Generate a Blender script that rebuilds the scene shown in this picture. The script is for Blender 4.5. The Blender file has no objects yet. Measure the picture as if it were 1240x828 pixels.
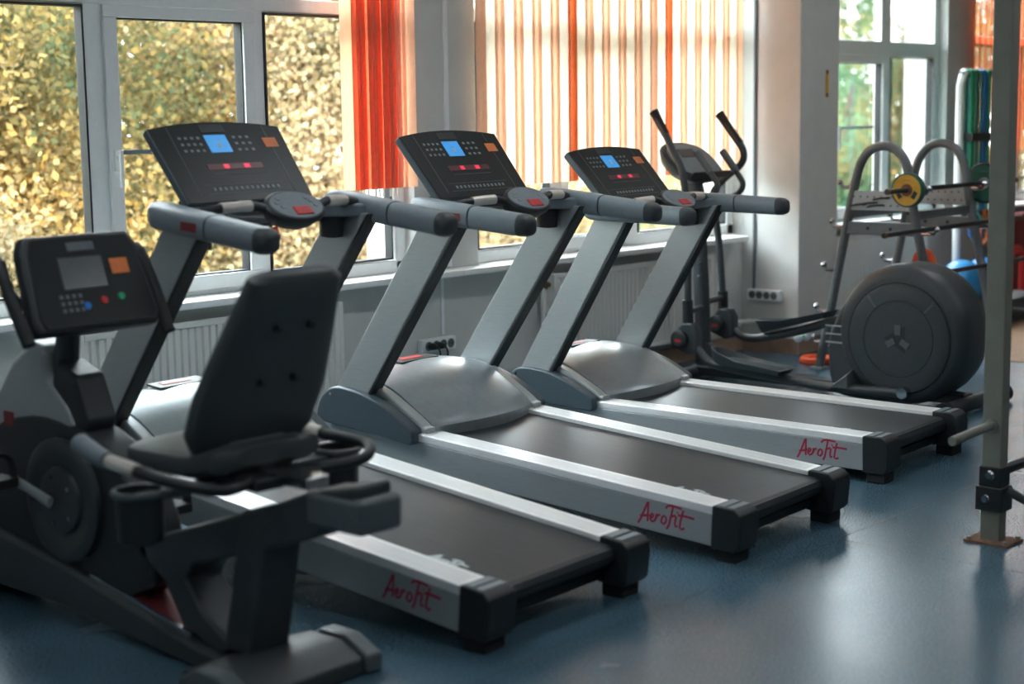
import bpy, bmesh, math, random
import numpy as np
from mathutils import Matrix, Vector
random.seed(7); R = math.radians
sc = bpy.context.scene; col = sc.collection

# ---------------------------------------------------------------- camera, world, sun, exposure
cam_d = bpy.data.cameras.new('camera'); cam = bpy.data.objects.new('camera', cam_d); col.objects.link(cam)
_p, _r, _w = R(8.0554), R(-.8354), R(48.288)
fwd = Vector((math.sin(_w)*math.cos(_p), math.cos(_w)*math.cos(_p), -math.sin(_p)))
rgt = Vector((math.cos(_w), -math.sin(_w), 0)); upv = rgt.cross(fwd)
r2 = rgt*math.cos(_r)+upv*math.sin(_r); u2 = upv*math.cos(_r)-rgt*math.sin(_r)
cam.matrix_world = Matrix(((r2.x, u2.x, -fwd.x, 0), (r2.y, u2.y, -fwd.y, 0), (r2.z, u2.z, -fwd.z, 1.6), (0, 0, 0, 1)))
cam_d.sensor_width = 36; cam_d.lens = 1975.7/1240*36; cam_d.clip_start = .05; cam_d.clip_end = 300
cam_d.dof.use_dof = True; cam_d.dof.focus_distance = 7.2; cam_d.dof.aperture_fstop = 1.6; cam_d.dof.aperture_blades = 9
sc.camera = cam

wd = bpy.data.worlds.new('sky'); sc.world = wd; wd.use_nodes = True
nt = wd.node_tree; nt.nodes.clear()
wo = nt.nodes.new('ShaderNodeOutputWorld'); bg = nt.nodes.new('ShaderNodeBackground')
bg.inputs[0].default_value = (.86, .95, 1.0, 1); bg.inputs[1].default_value = 5.5
nt.links.new(bg.outputs[0], wo.inputs[0])
sun_d = bpy.data.lights.new('sun', 'SUN'); sun_d.energy = 7.5; sun_d.angle = R(2); sun_d.color = (1, .93, .8)
sun = bpy.data.objects.new('sun', sun_d); col.objects.link(sun)
sun.rotation_euler = Vector((.35, .75, -.62)).to_track_quat('-Z', 'Y').to_euler()
vs = sc.view_settings
vs.view_transform = 'Standard'; vs.look = 'None'; vs.gamma = 1; vs.use_curve_mapping = False; vs.exposure = 1.95
sc.cycles.max_bounces = 10; sc.cycles.diffuse_bounces = 5; sc.cycles.transparent_max_bounces = 16
sc.cycles.transmission_bounces = 6; sc.cycles.sample_clamp_indirect = 6; sc.cycles.use_denoising = True

# ---------------------------------------------------------------- helpers
def lin(c):
    if isinstance(c, str):
        c = [int(c[i:i+2], 16)/255 for i in (0, 2, 4)]
        c = [x/12.92 if x <= .04045 else ((x+.055)/1.055)**2.4 for x in c]
    return (c[0], c[1], c[2], 1)
M = {}
def mat(name, c, rough=.5, metal=0, var=.08, scale=30, bump=0, spec=.5, emit=0, coat=0, trans=0, vscale=None):
    m = bpy.data.materials.new(name); m.use_nodes = True; n = m.node_tree.nodes; L = m.node_tree.links
    b = n['Principled BSDF']; c = lin(c)
    tc = n.new('ShaderNodeTexCoord'); mp = n.new('ShaderNodeMapping'); L.new(tc.outputs['Object'], mp.inputs[0])
    if vscale: mp.inputs['Scale'].default_value = vscale
    nz = n.new('ShaderNodeTexNoise'); nz.inputs['Scale'].default_value = scale; nz.inputs['Detail'].default_value = 3
    L.new(mp.outputs[0], nz.inputs['Vector'])
    rp = n.new('ShaderNodeValToRGB'); L.new(nz.outputs[0], rp.inputs[0])
    rp.color_ramp.elements[0].position = .3; rp.color_ramp.elements[1].position = .7
    rp.color_ramp.elements[0].color = tuple(x*(1-var) for x in c[:3])+(1,)
    rp.color_ramp.elements[1].color = tuple(min(1, x*(1+var)) for x in c[:3])+(1,)
    L.new(rp.outputs[0], b.inputs['Base Color'])
    b.inputs['Roughness'].default_value = rough; b.inputs['Metallic'].default_value = metal
    b.inputs['Specular IOR Level'].default_value = spec
    if coat: b.inputs['Coat Weight'].default_value = coat; b.inputs['Coat Roughness'].default_value = .15
    if bump:
        bp = n.new('ShaderNodeBump'); bp.inputs['Strength'].default_value = bump; bp.inputs['Distance'].default_value = .002
        L.new(nz.outputs[0], bp.inputs['Height']); L.new(bp.outputs[0], b.inputs['Normal'])
    if emit:
        b.inputs['Emission Color'].default_value = c; b.inputs['Emission Strength'].default_value = emit
    if trans:
        t = n.new('ShaderNodeBsdfTranslucent'); L.new(rp.outputs[0], t.inputs[0])
        mx = n.new('ShaderNodeMixShader'); mx.inputs[0].default_value = trans
        L.new(b.outputs[0], mx.inputs[1]); L.new(t.outputs[0], mx.inputs[2])
        L.new(mx.outputs[0], n['Material Output'].inputs[0])
    M[name] = m; return m
def glass_mat():
    m = bpy.data.materials.new('glass'); m.use_nodes = True; n = m.node_tree.nodes; L = m.node_tree.links
    n.remove(n['Principled BSDF'])
    t = n.new('ShaderNodeBsdfTransparent'); t.inputs[0].default_value = (.97, .985, .98, 1)
    g = n.new('ShaderNodeBsdfGlossy'); g.inputs['Roughness'].default_value = .02
    lw = n.new('ShaderNodeLayerWeight'); lw.inputs[0].default_value = .12
    mu = n.new('ShaderNodeMath'); mu.operation = 'MULTIPLY'; mu.inputs[1].default_value = .5
    mx = n.new('ShaderNodeMixShader'); L.new(lw.outputs['Fresnel'], mu.inputs[0]); L.new(mu.outputs[0], mx.inputs[0])
    L.new(t.outputs[0], mx.inputs[1]); L.new(g.outputs[0], mx.inputs[2]); L.new(mx.outputs[0], n['Material Output'].inputs[0])
    M['glass'] = m
def leaf_mat(name, cols, cols2, thr=.52):
    m = bpy.data.materials.new(name); m.use_nodes = True; n = m.node_tree.nodes; L = m.node_tree.links
    n.remove(n['Principled BSDF'])
    g = n.new('ShaderNodeNewGeometry'); tc = n.new('ShaderNodeTexCoord'); out = []
    for cs in (cols, cols2):
        rp = n.new('ShaderNodeValToRGB'); L.new(g.outputs['Random Per Island'], rp.inputs[0]); el = rp.color_ramp.elements
        while len(el) < len(cs): el.new(.5)
        for i, c in enumerate(cs): el[i].position = i/max(1, len(cs)-1); el[i].color = lin(c)
        out.append(rp)
    nz = n.new('ShaderNodeTexNoise'); nz.inputs['Scale'].default_value = .65; nz.inputs['Detail'].default_value = 5; L.new(tc.outputs['Object'], nz.inputs['Vector'])
    mr = n.new('ShaderNodeMapRange'); mr.inputs[1].default_value = thr-.05; mr.inputs[2].default_value = thr+.07; L.new(nz.outputs[0], mr.inputs[0])
    mc = n.new('ShaderNodeMixRGB'); L.new(mr.outputs[0], mc.inputs[0]); L.new(out[0].outputs[0], mc.inputs[1]); L.new(out[1].outputs[0], mc.inputs[2])
    d = n.new('ShaderNodeBsdfDiffuse'); t = n.new('ShaderNodeBsdfTranslucent'); mx = n.new('ShaderNodeMixShader'); mx.inputs[0].default_value = .45
    for s in (d, t): L.new(mc.outputs[0], s.inputs[0])
    L.new(d.outputs[0], mx.inputs[1]); L.new(t.outputs[0], mx.inputs[2]); L.new(mx.outputs[0], n['Material Output'].inputs[0])
    M[name] = m
def tag(o, label=None, cat=None, group=None, kind=None):
    if label: o['label'] = label
    if cat: o['category'] = cat
    if group: o['group'] = group
    if kind: o['kind'] = kind
    return o
def empty(name, loc=(0, 0, 0), rot=(0, 0, 0), parent=None):
    o = bpy.data.objects.new(name, None); col.objects.link(o); o.location = loc; o.rotation_euler = rot; o.parent = parent
    o.empty_display_size = .1
    return o
class B:
    def __init__(s): s.bm = bmesh.new(); s.m = Matrix.Identity(4)
    def v(s, p): return s.bm.verts.new(s.m @ Vector(p))
    def f(s, vs):
        try: return s.bm.faces.new(vs)
        except ValueError: return None
    def box(s, c, d, rot=None):
        c = Vector(c); rm = rot.to_matrix().to_4x4() if rot else Matrix.Identity(4)
        V = [s.v(c+(rm @ Vector((x*d[0]/2, y*d[1]/2, z*d[2]/2)))) for x in (-1, 1) for y in (-1, 1) for z in (-1, 1)]
        for q in ((0, 1, 3, 2), (4, 6, 7, 5), (0, 4, 5, 1), (2, 3, 7, 6), (0, 2, 6, 4), (1, 5, 7, 3)): s.f([V[i] for i in q])
        return s
    def bx(s, x0, x1, y0, y1, z0, z1): return s.box(((x0+x1)/2, (y0+y1)/2, (z0+z1)/2), (x1-x0, y1-y0, z1-z0))
    def loft(s, rings, closed=True, cap=True):
        vr = [[s.v(p) for p in r] for r in rings]; n = len(vr[0])
        for a, b in zip(vr, vr[1:]):
            for i in range(n if closed else n-1):
                j = (i+1) % n; s.f([a[i], a[j], b[j], b[i]])
        if cap and closed:
            s.f(list(reversed(vr[0]))); s.f(vr[-1])
        return s
    def prism(s, poly, ax, a, b):          # poly 2D in the two other axes (in xyz order)
        def P(q, t):
            l = list(q); l.insert(ax, t); return l
        return s.loft([[P(q, a) for q in poly], [P(q, b) for q in poly]])
    def tube(s, pts, r, n=10, cap=True, smooth=0, sq=None):
        pts = [Vector(p) for p in pts]
        if smooth: pts = spline(pts, smooth)
        rs = r if hasattr(r, '__len__') else [r]*len(pts)
        if len(rs) != len(pts): rs = list(np.interp(np.linspace(0, 1, len(pts)), np.linspace(0, 1, len(rs)), rs))
        rings = []; ref = None
        for i, p in enumerate(pts):
            t = (pts[min(i+1, len(pts)-1)]-pts[max(i-1, 0)]).normalized()
            if ref is None: ref = Vector((0, 0, 1)) if abs(t.z) < .9 else Vector((1, 0, 0))
            a = (ref-t*ref.dot(t)).normalized(); b = t.cross(a); ref = a
            ra, rb = (rs[i], rs[i]) if not sq else (rs[i]*sq[0], rs[i]*sq[1])
            rings.append([p+a*ra*math.cos(k*2*math.pi/n)+b*rb*math.sin(k*2*math.pi/n) for k in range(n)])
        return s.loft(rings, True, cap)
    def cyl(s, a, b, r, r1=None, n=16): return s.tube([a, b], [r, r if r1 is None else r1], n)
    def lathe(s, prof, c, ax, n=32, ring=False):       # prof: (radius, along axis)
        c = Vector(c); rings = []
        if ring: prof = list(prof)+[prof[0]]
        for rr, t in prof:
            ring_ = []
            for k in range(n):
                a = k*2*math.pi/n; q = [rr*math.cos(a), rr*math.sin(a)]; q.insert(ax, t); ring_.append(c+Vector(q))
            rings.append(ring_)
        return s.loft(rings, True, not ring)
    def ribbon(s, pts, w, ax, t):          # flat strokes, 2D pts, lying on plane axis=t
        pts = [Vector(p) for p in pts]
        L = []; Rr = []
        for i, p in enumerate(pts):
            d = (pts[min(i+1, len(pts)-1)]-pts[max(i-1, 0)]).normalized(); nn = Vector((-d.y, d.x))
            for lst, sg in ((L, 1), (Rr, -1)):
                q = list(p+nn*w*sg/2); q.insert(ax, t); lst.append(s.v(q))
        for i in range(len(pts)-1): s.f([L[i], L[i+1], Rr[i+1], Rr[i]])
        return s
    def obj(s, name, m, parent=None, bevel=0, seg=2, smooth=True, sub=0):
        bmesh.ops.recalc_face_normals(s.bm, faces=s.bm.faces)
        me = bpy.data.meshes.new(name)
        if smooth:
            for f in s.bm.faces: f.smooth = True
            for e in s.bm.edges:
                if len(e.link_faces) == 2 and e.calc_face_angle(0) > R(38): e.smooth = False
        s.bm.to_mesh(me); s.bm.free()
        o = bpy.data.objects.new(name, me); col.objects.link(o); o.parent = parent
        me.materials.append(M[m] if isinstance(m, str) else m)
        if bevel:
            b = o.modifiers.new('bevel', 'BEVEL'); b.width = bevel; b.segments = seg; b.limit_method = 'ANGLE'; b.angle_limit = R(38); b.harden_normals = True
        if sub:
            q = o.modifiers.new('sub', 'SUBSURF'); q.levels = sub; q.render_levels = sub
        return o
def spline(pts, k):
    out = []; P = [pts[0]]+list(pts)+[pts[-1]]
    for i in range(1, len(P)-2):
        a, b, c, d = P[i-1], P[i], P[i+1], P[i+2]
        for j in range(k):
            t = j/k
            out.append(.5*((2*b)+(c-a)*t+(2*a-5*b+4*c-d)*t*t+(3*b-a-3*c+d)*t**3))
    out.append(pts[-1]); return out
def copy_tree(o, parent=None):
    c = o.copy(); col.objects.link(c); c.parent = parent
    for ch in list(o.children): copy_tree(ch, c)
    return c
def struct(o): o['kind'] = 'structure'; return o

# ---------------------------------------------------------------- materials
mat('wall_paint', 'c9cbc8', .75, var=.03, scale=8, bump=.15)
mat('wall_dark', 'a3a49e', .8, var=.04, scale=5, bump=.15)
mat('ceiling_paint', 'd8d8d4', .9, var=.02)
mat('pvc', 'e6eaea', .35, var=.02)
mat('gasket', '2a2d30', .6)
mat('sill_white', 'eceeed', .3, var=.02)
mat('baseboard', '9a7f6b', .6, var=.15, scale=12)
mat('radiator', 'dcdcd8', .35, var=.02)
mat('brass', '8a7a5c', .4, metal=.8)
mat('black_plastic', '23282b', .45, var=.12, scale=60, bump=.1)
mat('black_rubber', '1c1f21', .7, var=.15, scale=90, bump=.2)
mat('dark_grey', '3b4145', .45, var=.08, scale=60, bump=.08)
mat('mid_grey', '5a6266', .42, var=.06, scale=60)
mat('blue_grey', '46535b', .4, var=.06, scale=40)
mat('arm_grey', '77838a', .45, var=.05, scale=60, bump=.05)
mat('silver', 'a9afb1', .42, metal=.35, var=.04, scale=20, vscale=(1, 1, 8))
mat('silver_hood', '9aa2a6', .33, metal=.45, var=.05, scale=30)
mat('rail_top', 'f8f9f9', .28, metal=.15, var=.05, scale=40, vscale=(.05, 6, 1))
mat('belt', '20292f', .42, var=.22, scale=14, bump=.1, vscale=(.6, 3, 1))
mat('logo_red', 'b02a48', .5, var=.05)
mat('logo_white', 'b9c4c8', .5, var=.1)
mat('red', 'c62f2c', .45)
mat('orange', 'e2531f', .5)
mat('sticker', 'd8763a', .5, var=.1)
mat('screen_blue', '3a86c4', .25, emit=.22, var=.05)
mat('screen_grey', '4a5052', .2, var=.05)
mat('led_red', 'd82846', .4, emit=.25)
mat('led_dim', '5a2026', .4, var=.2, scale=200)
mat('face', '1d2122', .38, var=.05, scale=60, spec=.25)
mat('face_line', '59605f', .5)
mat('key', '7f8a8c', .5)
mat('chrome', 'c8cccf', .18, metal=1, var=.03)
mat('sensor', 'd6d0c8', .3, metal=.25, var=.04)
mat('steel', '9b9d9c', .4, metal=.5, var=.06)
mat('rack_grey', '6c7072', .45, metal=.2, var=.06)
mat('post_paint', '7d7e74', .55, var=.08, scale=14)
mat('rust', '7a5a44', .8, var=.3, scale=60)
mat('yellow', 'd8a422', .45)
mat('green_dark', '1d5a4a', .5); mat('green', '1f9c6c', .5); mat('blue', '2277c8', .5); mat('teal', '157d74', .5)
mat('ball_blue', '2a86c4', .4, var=.06, scale=10)
mat('wood_floor', '8a6c54', .75, var=.15, scale=6, vscale=(1, 8, 1))
mat('green_wall', '2f8f76', .8)
mat('maroon', '7a2f33', .7)
mat('vinyl', '444a4b', .5, var=.06, scale=120, bump=.12)
mat('seat_side', '5c5f5f', .45)
mat('cream_vane', 'faf4ea', .8, var=.03, trans=.65); mat('peach_vane', 'fcdcc6', .8, var=.03, trans=.65)
mat('orange_vane', 'f6a877', .8, var=.04, trans=.65); mat('red_vane', 'f4ac8e', .8, var=.04, trans=.6); mat('far_vane', 'e0713c', .8, var=.04, trans=.5)
mat('weight_clear', 'd8d8d4', .3, trans=.5)
mat('bark', '4a3c30', .9, var=.3, scale=8, bump=.6)
mat('grass', '6a6b3c', .95, var=.3, scale=2)
mat('fill_lamp_white', 'e8e8e6', .5)
glass_mat()
GR = ['2b4334', '39523c', '445f40', '23362c', '536040']
leaf_mat('leaf_gold', ['6b5027', '826639', '8a7450', '735b30', '95805c', '4e4228'], ['44432b', '353f2d', '564c2d', '283227', '645331'], .47)
leaf_mat('leaf_pale', ['8c7b5f', '99876b', '826f52', '9d8f78', '73664d', '8e7452'], ['5f6043', '7b6a4a', '536047', '82745a', '8a745f'], .54)
leaf_mat('leaf_green', ['375240', '4c5f43', '5f6a45', '2c4539', '736f47', '405b4a'], GR, .5)
leaf_mat('leaf_mixed', ['826a3e', '8a7450', '95805c', '736a47', '81663c', '8a734e'], ['375b47', '48664e', '56715a', '305042', '647456'], .47)
def floor_mat():
    m = mat('floor_lino', '5d7380', .3, var=.0)
    n = m.node_tree.nodes; L = m.node_tree.links; b = n['Principled BSDF']
    tc = n.new('ShaderNodeTexCoord')
    n1 = n.new('ShaderNodeTexNoise'); n1.inputs['Scale'].default_value = 150; n1.inputs['Detail'].default_value = 2
    n2 = n.new('ShaderNodeTexNoise'); n2.inputs['Scale'].default_value = 1.3; n2.inputs['Detail'].default_value = 4
    for q in (n1, n2): L.new(tc.outputs['Object'], q.inputs['Vector'])
    rp = n.new('ShaderNodeValToRGB'); L.new(n1.outputs[0], rp.inputs[0])
    rp.color_ramp.elements[0].position = .35; rp.color_ramp.elements[1].position = .65
    rp.color_ramp.elements[0].color = lin('354d5a'); rp.color_ramp.elements[1].color = lin('577687')
    mx = n.new('ShaderNodeMixRGB'); mx.blend_type = 'OVERLAY'; mx.inputs[0].default_value = .25
    L.new(rp.outputs[0], mx.inputs[1]); L.new(n2.outputs[0], mx.inputs[2]); L.new(mx.outputs[0], b.inputs['Base Color'])
    mr = n.new('ShaderNodeMapRange'); mr.inputs[3].default_value = .2; mr.inputs[4].default_value = .32
    L.new(n2.outputs[0], mr.inputs[0]); L.new(mr.outputs[0], b.inputs['Roughness'])
    pass
floor_mat()

# ---------------------------------------------------------------- room shell
XL, XR, YB, YW, YO, ZC = -3.0, 14.6, -4.0, 6.05, 6.42, 3.2
fl = struct(B().bx(XL, XR, YB, YO, -.2, 0).obj('floor', 'floor_lino'))
for i, (x0, x1, y0, y1) in enumerate(((-3, 9.6, 3.046, 3.05), (5.23, 5.234, -4, 3.046), (1.2, 1.204, -4, 3.046))):
    B().bx(x0, x1, y0, y1, 0, .0008).obj('floor_seam', 'gasket', fl)
struct(B().bx(9.62, XR, -1.0, 5.2, 0, .004).obj('floor_wood', 'wood_floor'))
struct(B().bx(XL, XR, YB, YO, ZC, ZC+.2).obj('ceiling', 'ceiling_paint'))
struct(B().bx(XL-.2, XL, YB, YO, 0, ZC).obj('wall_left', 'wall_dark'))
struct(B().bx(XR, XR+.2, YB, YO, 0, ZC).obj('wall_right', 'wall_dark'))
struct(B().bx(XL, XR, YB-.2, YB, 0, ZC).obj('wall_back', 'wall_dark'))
WIN = [(3.22, 6.04), (6.52, 9.104), (9.58, 11.96), (12.42, 14.4)]
ZS, ZT = .745, 2.78
w = B(); w.bx(XL, XR, YW, YO, 0, ZS); w.bx(XL, XR, YW, YO, ZT, ZC)
xs = [XL]+[v for p in WIN for v in p]+[XR]
for a, b_ in zip(xs[::2], xs[1::2]): w.bx(a, b_, YW, YO, ZS, ZT)
struct(w.obj('wall_front', 'wall_paint'))
struct(B().bx(9.104, 9.58, 5.617, YW, 0, ZC).obj('wall_column', 'wall_paint', bevel=.006))
bb = B()
bb.bx(XL, 9.104, YW-.015, YW, 0, .1); bb.bx(9.58, XR, YW-.015, YW, 0, .1)
struct(bb.obj('baseboard_front', 'baseboard'))
bb = B(); bb.bx(9.092, 9.104, 5.605, YW-.015, 0, .1); bb.bx(9.104, 9.592, 5.605, 5.617, 0, .1); bb.bx(9.58, 9.592, 5.617, YW-.015, 0, .1)
struct(bb.obj('baseboard_column', 'baseboard'))
# sills: one long board per bay
for i, (a, b_) in enumerate(((3.1, 6.28), (6.28, 9.0), (9.6, 12.0), (12.38, 14.45))):
    struct(B().bx(a, b_, 5.93, 6.14, .735, .77).obj('trim_%d' % (i+1), 'sill_white', bevel=.008))
# cable trunking
struct(B().bx(6.27, 6.3, YW-.014, YW, .78, ZC).obj('trim_5', 'pvc', bevel=.003))
struct(B().bx(6.215, 6.235, YW-.012, YW, .42, .735).obj('trim_6', 'pvc', bevel=.003))
struct(B().bx(9.09, 9.104, 5.945, 5.963, .41, ZC).obj('trim_7', 'mid_grey', bevel=.003))

FY = 6.16
def window(n, x0, x1, cells, label):
    W = struct(empty('window_%d' % n, ((x0+x1)/2, FY, ZS)))
    def P(b, name, m, par=W, bev=.006):
        bmesh.ops.transform(b.bm, matrix=Matrix.Translation((-(x0+x1)/2, -FY, -ZS)), verts=b.bm.verts); return b.obj(name, m, par, bevel=bev)
    z0, z1, zt0, zt1 = .77, ZT, 2.085, 2.15
    if n == 3: zt0, zt1 = 1.965, 2.075
    b = B(); b.bx(x0, x1, FY-.035, FY+.035, z0, z0+.065); b.bx(x0, x1, FY-.035, FY+.035, z1-.07, z1)
    b.bx(x0, x0+.07, FY-.035, FY+.035, z0, z1); b.bx(x1-.07, x1, FY-.035, FY+.035, z0, z1)
    P(b, 'outer_frame', 'pvc'); P(B().bx(x0+.07, x1-.07, FY-.037, FY+.03, zt0, zt1), 'transom', 'pvc')
    gx = []
    for i, (a, c, kind) in enumerate(cells):         # glass from a to c
        if i: P(B().bx(cells[i-1][1]+.005, a-.005, FY-.0345, FY+.0275, z0+.05, z1-.05), 'mullion', 'pvc')
        lo, hi = .845, zt0-.008
        if kind == 's':
            hi = zt0-.055; lo = .862
            s = B(); yo, yi = FY-.055, FY-.0375
            for q in ((a-.07, c+.07, lo-.07, lo), (a-.07, c+.07, hi, hi+.055), (a-.07, a, lo, hi), (c, c+.07, lo, hi)): s.bx(q[0], q[1], yo, yi, q[2], q[3])
            so = P(s, 'sash', 'pvc', bev=.005)
            h = B(); h.bx(a-.05, a-.022, FY-.062, FY-.055, 1.36, 1.46); h.bx(a-.045, a-.027, FY-.085, FY-.06, 1.43, 1.45)
            h.bx(a-.046, a-.028, FY-.1, FY-.083, 1.29, 1.455); P(h, 'window_handle', 'sill_white', so, .003)
            P(B().bx(a, c, FY+.02, FY+.03, 1.432, 1.452), 'screen_bar', 'mid_grey', so, 0)
        g = B()
        for q in ((a-.004, c+.004, lo-.004, lo+.006), (a-.004, c+.004, hi-.006, hi+.004), (a-.004, a+.006, lo, hi), (c-.006, c+.004, lo, hi)): g.bx(q[0], q[1], FY-.041, FY+.012, q[2], q[3])
        P(g, 'gasket', 'gasket', bev=0)
        P(B().bx(a-.003, c+.003, FY-.003, FY+.003, lo-.003, hi+.003), 'pane', 'glass', bev=0)
        P(B().bx(a-.003, c+.003, FY-.003, FY+.003, zt1, z1-.06), 'pane', 'glass', bev=0)
    return W
window(1, 3.22, 6.04, ((3.32, 4.118, 'f'), (4.285, 4.988, 's'), (5.127, 5.94, 'f')), '')
window(2, 6.52, 9.104, ((6.6, 7.21, 'f'), (7.37, 7.88, 's'), (8.06, 9.0, 'f')), '')
window(3, 9.58, 11.96, ((9.68, 10.22, 'f'), (10.4, 11.05, 's'), (11.2, 11.855, 'f')), '')
window(4, 12.42, 14.4, ((12.52, 13.3, 'f'), (13.45, 14.3, 'f')), '')

# ---------------------------------------------------------------- added ceiling fill lamps (above the frame), brighten the room
mat('fill_glow', 'f2f8ff', .5, emit=4, var=.01)
for k, (x, y) in enumerate(((-.5, 1.2), (2.6, 1.2), (5.7, 1.2), (8.8, 1.2), (-.5, 3.9), (2.6, 3.9), (5.7, 3.9), (8.8, 3.9))):
    e = tag(empty('fill_lamp', (x, y, ZC-.002)), ('added long white ceiling fill lamp deep in the room, away from the windows', 'added long white ceiling fill lamp over the open floor before the bike', 'added long white ceiling fill lamp over the power rack', 'added long white ceiling fill lamp over the open floor before the elliptical trainer', 'added long white ceiling fill lamp beside the blank window side wall', 'added long white ceiling fill lamp above the recumbent bike', 'added long white ceiling fill lamp above the middle treadmill', 'added long white ceiling fill lamp above the barbell rack')[k], 'lamp', 'added ceiling fill lamps')
    B().bx(-.62, .62, -.16, .16, -.06, 0).obj('housing', 'fill_lamp_white', e, bevel=.006); B().bx(-.58, .58, -.13, .13, -.072, -.0605).obj('fill_diffuser', 'fill_glow', e)

# ---------------------------------------------------------------- blinds
def vane(par, x, y, wdt, ang, z0, z1, m, name='vane'):
    b = B(); n = 5; ca, sa = math.cos(ang), math.sin(ang); ring0 = []; ring1 = []
    pts = []
    for i in range(n):
        t = (i/(n-1)-.5)*wdt; bow = .006*(1-(2*i/(n-1)-1)**2)
        pts.append((x+ca*t-sa*bow, y+sa*t+ca*bow))
    back = [(p[0]-sa*.0012, p[1]+ca*.0012) for p in reversed(pts)]
    b.prism(pts+back, 2, z0, z1)
    return b.obj(name, m, par)
def blind(loc, label, vanes, x0, x1, z0, group=None, weights=False):
    e = tag(empty('vertical_blind', loc), label, 'blind', group)
    o = Vector(loc)
    B().bx(x0-loc[0], x1-loc[0], -.02, .02, -.05, 0).obj('headrail', 'pvc', e, bevel=.004)
    for (x, y, wd_, ang, m) in vanes:
        vn = vane(e, x-loc[0], y-loc[1], wd_, ang, z0-loc[2], -.05, m)
        if weights and m == 'red_vane':
            b = B(); b.bx(x-loc[0]-.006, x-loc[0]+.003, y-loc[1]-.003, y-loc[1]+.003, z0-loc[2]-.04, z0-loc[2]-.001)
            b.obj('bottom_weight', 'weight_clear', vn)
    return e
random.seed(3)
vl = []; x = 6.50; i = 0
while x < 9.02:
    dark = i in (10, 22)
    if i % 2 == 0: vl.append((x, 5.985, .11, R(12), 'orange_vane' if dark else 'peach_vane'))
    else: vl.append((x, 5.992, .115, R(-10), 'cream_vane'))
    x += .077; i += 1
blind((7.78, 5.99, 3.0), 'wide closed vertical blind of cream and peach strips between grey pilaster and white column', vl, 6.45, 9.09, 1.195)
vl = [(5.535, 5.99, .105, R(10), 'peach_vane')]
for k in range(9): vl.append((5.59+k*.0345, 5.975+.008*(k % 3), .098, R(20+random.uniform(-9, 9)), 'red_vane'))
vl += [(5.905, 5.99, .09, R(12), 'peach_vane'), (5.965, 5.995, .085, R(-8), 'peach_vane')]
blind((5.75, 5.99, 3.0), 'gathered red orange vertical blind hanging beside the grey pilaster', vl, 5.3, 6.02, 1.22, weights=True)
vl = [(12.3+k*.1, 5.99, .11, R(22), 'far_vane') for k in range(20)]
blind((13.3, 5.99, 3.0), 'orange vertical blind behind the green and blue exercise bands', vl, 12.25, 14.3, 1.2)

# ---------------------------------------------------------------- radiators
def radiator(x0, x1, label):
    yb, yf, z0, z1 = YW-.03, 5.945, .155, .68
    e = tag(empty('radiator', ((x0+x1)/2, (yb+yf)/2, z0)), label, 'radiator', None)
    T = Matrix.Translation((-(x0+x1)/2, -(yb+yf)/2, -z0))
    def P(b, n, m='radiator', par=e, bev=.004): bmesh.ops.transform(b.bm, matrix=T, verts=b.bm.verts); return b.obj(n, m, par, bevel=bev)
    prof = []; x = x0+.03
    while x < x1-.05:
        prof += [(x, yf), (x+.012, yf), (x+.018, yf+.012), (x+.028, yf+.012), (x+.034, yf)]; x += .04
    prof.append((x1-.03, yf))
    poly = prof+[(x1-.03, yf+.02), (x0+.03, yf+.02)]
    b = B(); b.m = T; b.prism(poly, 2, z0+.03, z1-.03); f = b.obj('fluted_panel', 'radiator', e)
    P(B().bx(x0, x0+.03, yf-.002, yb, z0, z1), 'side_panel'); P(B().bx(x1-.03, x1, yf-.002, yb, z0, z1), 'side_panel')
    t = B(); t.bx(x0+.03, x1-.03, yf-.002, yb, z1-.03, z1-.018)
    t.bx(x0+.03, x1-.03, yf-.002, yf+.02, z1-.03, z1); t.bx(x0+.03, x1-.03, yf-.002, yf+.02, z0, z0+.03); P(t, 'top_grille')
    P(B().bx(x0+.04, x1-.04, yb-.03, yb-.005, z0+.02, z1-.04), 'rear_panel')
    v = B(); v.m = T; v.cyl((x0-.06, yf+.04, z1-.06), (x0, yf+.04, z1-.06), .014); v.lathe([(.001, -.02), (.022, -.018), (.022, .018), (.001, .02)], (x0-.045, yf+.04, z1-.06), 1, 14)
    v.obj('valve', 'brass', e)
    p = B(); p.m = T; p.tube([(x0-.05, yf+.04, z1-.065), (x0-.05, yf+.04, z0-.04), (x0-.05, yf+.04, .02)], .016, 10); p.obj('supply_pipe', 'radiator', e)
    bk = B(); bk.m = T
    for xx in (x0+.2, x1-.2): bk.bx(xx-.02, xx+.02, yb-.006, YW-.002, z0+.1, z1-.1)
    bk.obj('wall_bracket', 'radiator', e)
    return e
radiator(3.9, 5.42, 'white fluted panel radiator under the clear window with the open view of golden trees')
radiator(7.04, 8.62, 'white fluted panel radiator under the blind covered window beside the column')
radiator(9.75, 11.5, 'white fluted panel radiator behind the barbell rack')
hp = B(); hp.tube([(8.62, 5.98, .2), (9.0, 5.97, .2), (9.06, 5.9, .2), (9.06, 5.58, .2), (9.3, 5.575, .2), (9.64, 5.575, .2)], .016, 10, smooth=4)
tag(hp.obj('heating_pipe', 'radiator'), 'white heating pipe running low around the foot of the column', 'pipe')

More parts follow.
